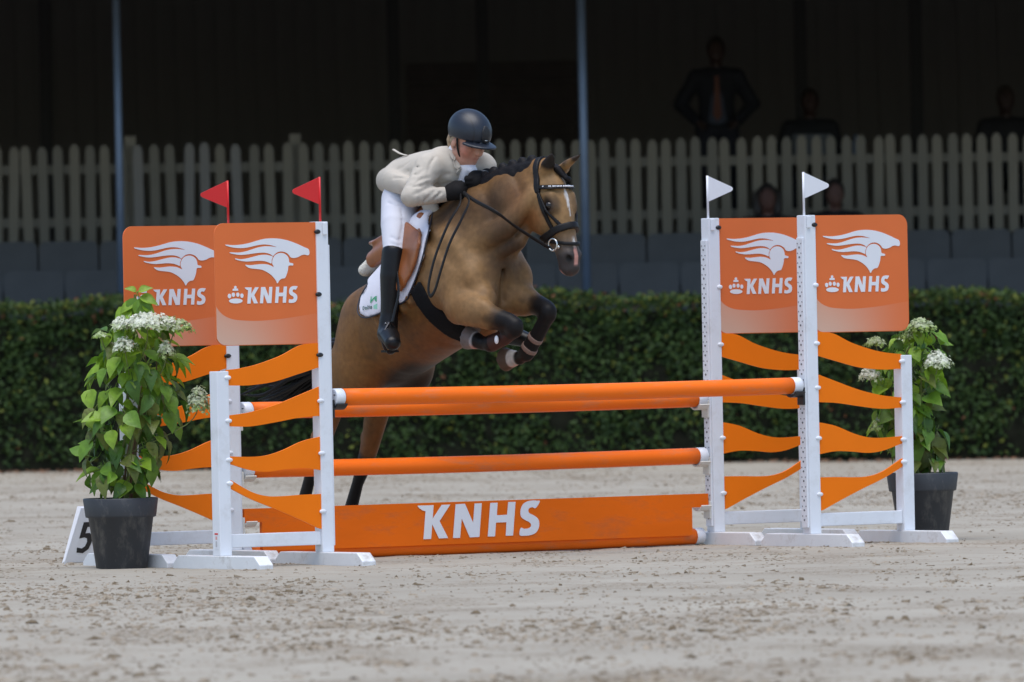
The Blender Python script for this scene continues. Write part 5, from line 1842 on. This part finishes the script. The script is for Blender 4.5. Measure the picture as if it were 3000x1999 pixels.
    # peak
    pk = np.maximum(np.sqrt(((g_ - .045) / .135) ** 2 + (r_ / .100) ** 2) * .11 - .11, np.abs(q_ - (.024 + .10 * (g_ - .10) - 1.6 * r_ ** 2)) - .0065)
    pk = np.maximum(pk, .06 - g_)
    v.F = np.minimum(v.F, pk).astype(np.float32)
    V, Q = v.mesh('helmet', 2)
    q3 = (V - HC); gg, qq, rr = q3 @ G, q3 @ Qv, q3 @ RT
    navy = np.array((0.012, 0.017, 0.028)); C = np.tile(navy, (len(V), 1))
    seam = np.exp(-((np.abs(rr) - .062) / .0025) ** 2) * (qq > .03) * (gg < .11)
    C = C * (1 - .7 * seam[:, None])
    he = organic('helmet', V, Q, mat('helmet_shell', attr=True, rough=0.42, var=0.08, scale=60, spec=0.5), root, C)
    vp = Vol(HC - .24, HC + .24, 0.005)
    vp.ell(hd(-.008, .043), (.1285, .1095, .1055), axes=AX, k=0)
    X, Y, Z = vp.grid((slice(None),) * 3)
    vp.F = np.maximum(np.maximum(np.abs(vp.F) - .0035, np.sqrt((r_ / .030) ** 2 + ((q_ - .075) / .045) ** 2) * .03 - .03), .0 - g_).astype(np.float32)
    V, Q = vp.mesh('vent', 1)
    organic('vent_panel', V, Q, mat('helmet_vent', (0.010, 0.011, 0.014), 0.6, var=0.3, scale=120), he)
    p = hd(.124, .052, .0)
    MB().ellipsoid((p[0], -p[1], p[2]), (.004, .010, .003), 8, 6).build('badge', M_STEEL, he)
    c = np.array([hd(.0, .005, .080), hd(.022, -.045, .074), hd(.040, -.085, .055), hd(.058, -.122, .022), hd(.060, -.126, 0), hd(.058, -.122, -.022), hd(.040, -.085, -.055), hd(.0, .005, -.080)])
    c = catmull(c, 3); c[:, 1] *= -1
    MB().tube(c, .0075, 8, flat=((0, 1, 0), .5)).build('chin_strap', M_BLEATHER, he)


build_rider()


# ================================================================== PEOPLE IN THE STAND
def spectator(x, y, z, label, seated, jacket, skin=(0.30, 0.17, 0.12), hair=(0.02, 0.015, 0.012), akimbo=False, shirt=None, tie=None, turn=0.0, hair_long=False):
    """local frame: +Y away from the camera; the figure faces -Y; z is the floor (standing) or the seat (seated)"""
    root = empty('person', (x, y, z), turn)
    tag(root, label, 'person', 'people in the stand')
    hip = 0.90 if not seated else 0.10
    P = lambda *a: np.array(a, float)
    sh = hip + .48
    lo, hi = P(-.62, -.75, -.55 if seated else -.02), P(.62, .35, hip + .90)
    el = [P(s * (.33 if akimbo else .27), .03 if akimbo else -.05, sh - .27) for s in (-1, 1)]
    wr = [P(s * .20, -.10, hip + .06) if akimbo else P(s * .13, -.30, hip + .16) for s in (-1, 1)]
    hips = [P(s * .10, 0, hip) for s in (-1, 1)]
    kn = [P(s * .13, -.02, .48) if not seated else P(s * .14, -.42, .08) for s in (-1, 1)]
    an = [P(s * .13, 0, .08) if not seated else P(s * .14, -.40, -.36) for s in (-1, 1)]

    def figure(v, g, arms=True, legs=True, head=True):
        v.chain([P(0, 0, hip), P(0, -.01, hip + .22), P(0, 0, sh - .06)], [.15 + g, .14 + g, .18 + g], [.10 + g, .10 + g, .11 + g], lat=(1, 0, 0), k=0.03)
        for i, s in enumerate((-1, 1)):
            a = P(s * .185, 0, sh - .03)
            v.chain([P(s * .08, 0, sh - .02), a], .06 + g, k=0.03)
            if arms:
                v.chain([a, el[i]], [.055 + g, .043 + g], k=0.02); v.chain([el[i], wr[i]], [.043 + g, .030 + g], k=0.01)
            if legs:
                v.chain([hips[i], kn[i]], [.085 + g, .060 + g], k=0.02); v.chain([kn[i], an[i]], [.058 + g, .042 + g], k=0.01)
        if head:
            v.chain([P(0, 0, sh), P(0, -.01, sh + .12)], .052, k=0.02)
            v.ell(P(0, -.01, sh + .21), (.076, .095, .115), k=0.02)
            v.ell(P(0, -.07, sh + .155), (.045, .040, .05), k=0.03)
            v.chain([P(0, -.10, sh + .22), P(0, -.118, sh + .185)], [.010, .016], k=0.012)
            for s in (-1, 1):
                v.ell(P(s * .078, .0, sh + .20), (.01, .018, .03), k=0.006)
                v.ell(P(s * .030, -.105, sh + .222), (.015, .012, .010), k=0.006, op='sub')
            for i in range(2):                    # hands with fingers
                f = P(0, -1, -.15) if not akimbo else P(-np.sign(wr[i][0]) * .6, -.6, -.5)
                f = f / np.linalg.norm(f)
                v.chain([wr[i], wr[i] + f * .07], [.030, .036], [.022, .022], lat=(1, 0, 0), k=0.01)
                for j in range(4):
                    o = wr[i] + f * .08 + P((j - 1.5) * .017, 0, 0)
                    v.chain([o, o + f * (.045, .055, .052, .04)[j] + P(0, 0, -.015)], .0085, k=0.004)
                v.chain([wr[i] + f * .03 + P(np.sign(-wr[i][0]) * .03, 0, 0), wr[i] + f * .08 + P(np.sign(-wr[i][0]) * .05, 0, .005)], .010, k=0.006)
            for i in range(2):
                v.chain([an[i], an[i] + P(0, -.16, -.04)], [.045, .04], k=0.01)
        return v

    def emit(name, v, m, par=root):
        V, Q = v.mesh(name, 1)
        return link(name, mesh_np(name, V, Q, True), m, par)
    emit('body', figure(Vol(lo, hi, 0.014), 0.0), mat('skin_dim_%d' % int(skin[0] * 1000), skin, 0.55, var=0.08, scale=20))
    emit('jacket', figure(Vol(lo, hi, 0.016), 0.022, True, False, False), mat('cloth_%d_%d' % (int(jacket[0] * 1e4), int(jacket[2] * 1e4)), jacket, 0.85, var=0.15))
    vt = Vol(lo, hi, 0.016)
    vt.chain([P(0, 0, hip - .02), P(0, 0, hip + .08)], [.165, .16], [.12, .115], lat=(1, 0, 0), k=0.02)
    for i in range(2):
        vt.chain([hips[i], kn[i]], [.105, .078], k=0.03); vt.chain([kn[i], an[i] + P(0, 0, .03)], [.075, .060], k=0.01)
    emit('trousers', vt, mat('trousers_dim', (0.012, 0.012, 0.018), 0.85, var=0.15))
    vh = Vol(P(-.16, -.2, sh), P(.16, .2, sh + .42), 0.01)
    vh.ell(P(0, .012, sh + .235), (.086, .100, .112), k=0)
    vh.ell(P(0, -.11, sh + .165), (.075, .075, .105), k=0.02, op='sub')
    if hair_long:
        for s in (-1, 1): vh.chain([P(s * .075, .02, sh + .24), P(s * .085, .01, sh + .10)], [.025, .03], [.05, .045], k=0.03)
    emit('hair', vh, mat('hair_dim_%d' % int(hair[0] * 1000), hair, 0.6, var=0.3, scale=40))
    if shirt:
        vs = Vol(lo, hi, 0.012)
        vs.chain([P(0, -.075, hip + .06), P(0, -.085, hip + .25), P(0, -.06, sh - .02)], [.10, .075, .05], [.062, .062, .05], lat=(1, 0, 0), k=0.01)
        emit('shirt', vs, mat('shirt_dim', shirt, 0.8, var=0.05))
        MB().prism([(-.022, sh - .02), (.022, sh - .02), (.016, sh - .06), (.040, hip + .10), (.0, hip + .05), (-.040, hip + .10), (-.016, sh - .06)], -.158, -.150).build('tie', mat('tie_dim', tie, 0.6, var=0.05), root)
    return root


def sp_at(px, py, depth):
    p = at(px, py, depth)
    return float(p[0]), float(p[1]), float(p[2])


def place_people():
    x, y, z = sp_at(2097, 150, 83.0)                # head centre
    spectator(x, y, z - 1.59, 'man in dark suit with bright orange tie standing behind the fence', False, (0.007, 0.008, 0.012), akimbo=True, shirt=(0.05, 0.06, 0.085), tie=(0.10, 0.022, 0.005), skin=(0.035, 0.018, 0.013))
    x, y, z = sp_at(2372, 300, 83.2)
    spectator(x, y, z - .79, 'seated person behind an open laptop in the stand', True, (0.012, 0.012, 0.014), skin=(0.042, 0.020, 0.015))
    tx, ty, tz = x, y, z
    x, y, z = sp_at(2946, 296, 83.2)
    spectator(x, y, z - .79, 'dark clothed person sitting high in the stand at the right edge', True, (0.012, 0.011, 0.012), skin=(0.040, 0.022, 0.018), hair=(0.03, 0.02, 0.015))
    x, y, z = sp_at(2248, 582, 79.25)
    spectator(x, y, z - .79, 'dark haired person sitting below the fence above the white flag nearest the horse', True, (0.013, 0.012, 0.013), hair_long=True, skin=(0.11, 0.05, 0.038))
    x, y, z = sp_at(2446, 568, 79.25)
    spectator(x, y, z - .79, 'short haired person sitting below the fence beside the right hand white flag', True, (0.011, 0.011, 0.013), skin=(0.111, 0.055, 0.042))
    # judges' table with laptop and bottles
    top = 2.58
    tb = empty('table', (tx + .35, ty - .62, 1.862))
    MB().box(-.95, .95, -.30, .30, top - 1.862 - .03, top - 1.862, 0.006).build('table_top', mat('table_dim', (0.05, 0.045, 0.04), 0.6, var=0.1), tb)
    for sx in (-1, 1):
        for sy in (-1, 1):
            MB().box(sx * .88 - .02, sx * .88 + .02, sy * .25 - .02, sy * .25 + .02, 0, top - 1.862 - .031).build('leg', M_DARKST, tb)
    tag(tb, 'dark table behind the fence carrying a laptop and bottles', 'table')
    p = at(2377, 400, ty - .62 + 45)
    lp = empty('laptop', (float(p[0]), ty - .62, top))
    MB().box(-.17, .17, -.02, .22, 0.001, .018, .004).build('base', mat('laptop_dim', (0.10, 0.11, 0.12), 0.5, var=0.05), lp)
    MB().box(-.17, .17, -.006, .006, 0.0, .235, .004).build('screen', mat('laptop_dim'), lp, (0, -.022, .019), (math.radians(14), 0, 0))
    tag(lp, 'grey laptop with raised lid on the table in the stand', 'laptop')
    for px, lab in ((2478, 'pale water bottle on the table, next to the laptop'), (2508, 'pale water bottle on the table, farther from the laptop')):
        p = at(px, 400, ty - .62 + 45)
        b = MB().lathe([(0.001, 0), (.033, .003), (.034, .14), (.030, .17), (.013, .205), (.013, .235), (.001, .236)], 16).build('bottle', mat('bottle_dim', (0.16, 0.20, 0.27), 0.2, var=0.1), None, (float(p[0]), ty - .62, top + .001))
        tag(b, lab, 'bottle', 'bottles on the table')


place_people()


# ================================================================== POTTED HYDRANGEAS AND THE NUMBER BOARD
def leaf_mesh(name, m, fold, droop, wid):
    """ovate leaf with midrib fold, pointed tip, along +X from its stalk, upper side +Z"""
    xs_ = [0, .12, .30, .52, .76, 1.0]
    ws_ = [.02, .32, .50, .46, .25, 0.0]
    V, F = [], []
    for x, w in zip(xs_, ws_):
        z = -droop * x * x
        V += [(x, -w * wid, z + fold * w + .02 * math.sin(9 * x)), (x, 0, z), (x, w * wid, z + fold * w - .02 * math.sin(8 * x))]
    for i in range(5):
        a = i * 3
        F += [(a, a + 3, a + 4, a + 1), (a + 1, a + 4, a + 5, a + 2)]
    mb = MB().raw(V, F, True)
    mb.tube([(-.28, 0, .10), (-.12, 0, .03), (.02, 0, .0)], .018, 5)
    me = mb.mesh(name)
    me.materials.append(m)
    return me


M_LEAF = [mat('hydrangea_leaf_%d' % i, c, 0.40, var=0.22, scale=3.0, spec=0.45, trans=0.30, dirt=d, dirt_scale=3.5, dirt_amt=a, bump=0.25, bscale=8)
          for i, (c, d, a) in enumerate((((0.23, 0.38, 0.030), None, 0), ((0.150, 0.290, 0.028), None, 0), ((0.075, 0.165, 0.022), None, 0), ((0.15, 0.19, 0.035), (0.06, 0.03, 0.02), 0.9)))]
LEAF_ME = [leaf_mesh('leaf', M_LEAF[i % 4], (.30, .22, .38, .28)[i % 4], (.25, .40, .15, .5)[(i // 2) % 4], (.62, .72, .55, .66)[(i + i // 4) % 4]) for i in range(8)]
M_STEM = mat('woody_stem', (0.16, 0.10, 0.055), 0.8, var=0.2, scale=20)
M_STEMG = mat('green_stem', (0.16, 0.20, 0.06), 0.7, var=0.2, scale=20)
M_POT = mat('pot_grey', (0.034, 0.038, 0.045), 0.55, var=0.18, scale=7, dirt=(0.22, 0.21, 0.19), dirt_scale=16, dirt_amt=0.55, stretch=(1, 1, 0.5))
M_SOIL = mat('soil', (0.03, 0.022, 0.015), 0.95, var=0.4, scale=30, bump=0.8, bscale=40)


def flower_head(root, c, rx, rz, n, white, seed, tilt=0.0):
    """a cone of hundreds of tiny four-petalled florets"""
    r = np.random.default_rng(seed)
    V, F, C = [], [], []
    for i in range(n):
        th = r.uniform(0, 2 * math.pi); u = math.sqrt(r.uniform(0, 1)); h = r.uniform(.55, 1)
        lump = 1 + .18 * math.sin(5 * th + seed) + .12 * math.sin(9 * th)
        p = np.array([rx * u * lump * math.cos(th), rx * u * lump * math.sin(th), rz * (math.sqrt(max(1 - u * u, 0)) * h - .35 * (1 - h)) + r.normal(0, rz * .10) - u * rz * .35])
        p = p + c + np.array([0, 0, tilt * p[0]])
        nrm = np.array([math.cos(th) * u, math.sin(th) * u - .2, .75]) + r.normal(0, .35, 3); nrm /= np.linalg.norm(nrm)
        t = np.cross(nrm, r.normal(0, 1, 3)); t /= np.linalg.norm(t); b = np.cross(nrm, t)
        s = r.uniform(.0075, .0135)
        g = np.clip(white + r.normal(0, .15) - .45 * (u > .8) * (p[2] < c[2]), 0, 1)
        col = np.array((0.30, 0.42, 0.10)) * (1 - g) + np.array((0.76, 0.78, 0.66)) * g
        k = len(V)
        V += [p - t * s, p - b * s * .6 + nrm * .002, p + t * s, p + b * s * .6 + nrm * .002, p + nrm * .003 + b * s, p - t * s * .6, p - b * s, p + t * s * .6]
        F += [(k, k + 1, k + 2, k + 3), (k + 4, k + 5, k + 6, k + 7)]
        C += [col] * 8
    me = mesh_np('flower_head', V, F, False)
    set_col(me, C)
    return link('flower_head', me, mat('floret', attr=True, rough=0.7, var=0.1, scale=40, trans=0.25), root)


def potted_plant(base, env, heads, n_leaf, label, seed, sprigs=()):
    """env: list of (height above ground, centre x, half width)"""
    r = np.random.default_rng(seed)
    root = empty('potted_plant', (float(base[0]), float(base[1]), float(sand_height(base[0], base[1])) - .004))
    tag(root, label, 'potted plant', 'hydrangeas in pots beside the jump')
    R0, R1, H = .127, .187, .355
    MB().lathe([(0.002, 0.0), (R0 - .006, 0.0), (R0, .006), (R0 + (R1 - .012 - R0) * .72, H - .098), (R1 - .012, H - .094), (R1 - .010, H - .085), (R1, H - .006), (R1 - .004, H), (R1 - .012, H), (R1 - .016, H - .03), (R1 - .022, H - .05)], 48).build('pot', M_POT, root)
    MB().lathe([(0.001, H - .045), (.08, H - .042), (R1 - .021, H - .052)], 32).build('soil', M_SOIL, root)
    hs = np.array([e[0] for e in env]); cx = np.array([e[1] for e in env]); hw = np.array([e[2] for e in env])
    # stems
    for i in range(9):
        a = r.uniform(0, 2 * math.pi); b = r.uniform(.02, .08)
        p = [np.array([b * math.cos(a), b * math.sin(a), H - .05])]
        top = r.uniform(.55, .97) * (hs[-1] - H) + H
        for f in (.3, .6, .85, 1.0):
            z = H + (top - H) * f
            w = np.interp(z, hs, hw) * .55 * r.uniform(.3, 1)
            p.append(np.array([np.interp(z, hs, cx) + w * math.cos(a), w * math.sin(a), z]))
        c = catmull(p, 4)
        MB().tube(c, list(np.linspace(.0065, .003, len(c))), 6).build('stem', M_STEM if i % 2 else M_STEMG, root)
    # leaves, each a part of its own
    for i in range(n_leaf):
        z = hs[0] + (hs[-1] - hs[0]) * r.uniform(0, 1) ** .95
        w = float(np.interp(z, hs, hw))
        a = r.uniform(0, 2 * math.pi)
        rad = w * (r.uniform(.25, 1) ** .6)
        pos = np.array([np.interp(z, hs, cx) + rad * math.cos(a), .85 * rad * math.sin(a), z + .02])
        out = np.array([math.cos(a), math.sin(a), 0.0])
        d = out * r.uniform(.25, .9) + np.array([0, 0, -1.0]) * r.uniform(.15, 1.0) + r.normal(0, .35, 3)
        d /= np.linalg.norm(d)
        nrm = out * .8 + np.array([0, -.35, .75]) + r.normal(0, .3, 3)
        nrm -= d * (nrm @ d); nrm /= np.linalg.norm(nrm)
        s = r.uniform(.078, .140) * (0.8 if z > hs[-1] - .15 else 1)
        tt = (z - hs[0]) / (hs[-1] - hs[0])
        k = r.choice(4, p=(.42, .33, .20, .05) if tt > .55 else (.16, .30, .28, .26))
        me = LEAF_ME[int(k) + 4 * int(r.integers(0, 2))]
        o = link('leaf', me, None, root)
        y = np.cross(nrm, d)
        o.matrix_local = Matrix(((d[0] * s, y[0] * s, nrm[0] * s, pos[0]), (d[1] * s, y[1] * s, nrm[1] * s, pos[1]), (d[2] * s, y[2] * s, nrm[2] * s, pos[2]), (0, 0, 0, 1)))
    for j, (x, y, z, rx, rz, n, white, tilt) in enumerate(heads):
        flower_head(root, np.array([x, y, z]), rx, rz, n, white, seed * 10 + j, tilt)
        q = np.array([x, y, z - .005])
        c = catmull([np.array([np.interp(z - .25, hs, cx) + .3 * x * 0, y * .3, z - .25]), np.array([x * .8 + .2 * np.interp(z, hs, cx), y * .8, z - .10]), q], 4)
        MB().tube(c, .0028, 5).build('flower_stalk', M_STEMG, root)
        # little branches under the head
    for (x, y, z, sx, sz, s, k) in sprigs:
        d = np.array([sx, -.25, sz]); d /= np.linalg.norm(d)
        nrm = np.array([0, -.75, .65]); nrm -= d * (nrm @ d); nrm /= np.linalg.norm(nrm); yv = np.cross(nrm, d)
        o = link('leaf', LEAF_ME[k], None, root)
        o.matrix_local = Matrix(((d[0] * s, yv[0] * s, nrm[0] * s, x), (d[1] * s, yv[1] * s, nrm[1] * s, y), (d[2] * s, yv[2] * s, nrm[2] * s, z), (0, 0, 0, 1)))
    return root


PB = on_ground(357, 1664)
SCL = FPX / (PB[1] + 45)


def PX(px, py):
    """offset in metres from the foot of the left pot"""
    return ((px - 357) / SCL - .02 * (py - 1664) / SCL * -1 * -1, (1664 - py) / SCL)


def env_from(rows, fx, fy, scl):
    return [((fy - y) / scl, ((a + b) / 2 - fx) / scl + .02 * (fy - y) / scl, (b - a) / 2 / scl) for y, a, b in rows]


_rows = [(1435, 290, 430), (1360, 225, 480), (1250, 245, 520), (1150, 258, 530), (1060, 272, 520), (990, 300, 520), (940, 330, 500)]
_env = env_from(_rows, 357, 1664, SCL)


def hd_at(px, py, fx, fy, scl, y, rx, rz, n, white, tilt=0.0):
    return ((px - fx) / scl + .02 * (fy - py) / scl, y, (fy - py) / scl, rx, rz, n, white, tilt)


_heads = [hd_at(435, 948, 357, 1664, SCL, -.17, .150, .060, 900, 1.0), hd_at(512, 955, 357, 1664, SCL, -.12, .095, .048, 450, .35, -.12), hd_at(356, 946, 357, 1664, SCL, -.13, .050, .040, 160, .9),
          hd_at(298, 980, 357, 1664, SCL, -.10, .040, .020, 80, .25), hd_at(370, 1012, 357, 1664, SCL, -.21, .055, .055, 220, 1.0), hd_at(492, 1030, 357, 1664, SCL, -.19, .042, .062, 180, .6),
          hd_at(585, 1185, 357, 1664, SCL, -.10, .060, .095, 420, .6)]
_sp = []
for px, py, sx, sz, s, k in ((408, 852, .9, .35, .075, 0), (402, 850, -.9, .35, .06, 0), (400, 870, -.35, -.9, .10, 1), (410, 872, .25, -.95, .13, 1), (412, 868, .85, -.25, .10, 0), (395, 885, -.8, -.45, .09, 0),
                            (385, 900, -.75, -.75, .12, 4), (420, 890, .8, -.5, .075, 4), (402, 905, .1, -1, .05, 0)):
    x, z = (px - 357) / SCL + .02 * (1664 - py) / SCL, (1664 - py) / SCL
    _sp.append((x, -.11, z, sx, sz, s, k))
pl = potted_plant(PB, _env, _heads, 285, 'tall hydrangea with white flower heads in a dark pot at the far left', 11, _sp)
MB().tube(catmull([(.05, -.05, 1.0), (.085, -.09, 1.2), (.095, -.105, 1.36)], 5), .004, 6).build('stem', M_STEMG, pl)

PB2 = on_ground(2706, 1584)
SC2 = FPX / (PB2[1] + 45)
_rows2 = [(1370, 2640, 2750), (1290, 2610, 2750), (1200, 2560, 2745), (1120, 2555, 2760), (1050, 2570, 2775), (980, 2610, 2750)]
_heads2 = [hd_at(2695, 958, 2706, 1584, SC2, -.12, .075, .048, 330, .4), hd_at(2660, 985, 2706, 1584, SC2, -.08, .05, .03, 150, .3), hd_at(2562, 1003, 2706, 1584, SC2, -.10, .052, .034, 170, .4),
           hd_at(2742, 1062, 2706, 1584, SC2, -.17, .070, .065, 360, 1.0), hd_at(2545, 1098, 2706, 1584, SC2, -.10, .058, .052, 220, 1.0), hd_at(2565, 1250, 2706, 1584, SC2, -.12, .035, .04, 90, .3), hd_at(2640, 1000, 2706, 1584, SC2, .02, .05, .03, 120, .3)]
potted_plant(PB2, env_from(_rows2, 2706, 1584, SC2), _heads2, 225, 'hydrangea with pale green flower heads in a dark pot behind the right wing', 23)

# ---- number board: white A-frame with a black 5
NBp = on_ground(262, 1650)
nb = empty('number_board', (float(NBp[0]), float(NBp[1]), float(sand_height(NBp[0], NBp[1])) - .003), math.radians(6))
tag(nb, 'white A-frame board with black number 5 beside the left pot', 'number board')
_t = math.radians(16)
_nsc = SCL
for side, nm in ((-1, 'front_leaf'), (1, 'rear_leaf')):
    poly = [(-.100, 0), (-.068, .028), (.068, .028), (.100, 0), (.046, .292), (.034, .300), (-.034, .300), (-.046, .292)]
    poly = [(-.135, 0.0), (-.118, .014), (-.020, .014), (.002, .050), (.030, .050), (.052, .014), (.118, .014), (.135, .0), (.046, .300), (-.046, .300)]
    o = MB().prism(poly, -.006, .006).build(nm, M_WHITE, nb, (0, side * .086, 0), (-side * _t, 0, 0))
    if side < 0:
        five = [(-.010, .232), (.060, .234), (.056, .208), (.016, .206), (.010, .170), (.034, .172), (.052, .154), (.054, .120), (.042, .082), (.014, .060), (-.022, .064), (-.024, .092), (.004, .086), (.020, .098), (.028, .122), (.024, .142), (.008, .148), (-.020, .142)]
        five = [(x * .9 + .16 * (z - .06) - .052, z * .95 + .004) for x, z in five]
        MB().prism(five, -.0085, -.0065).build('numeral', M_BLACKP, o)
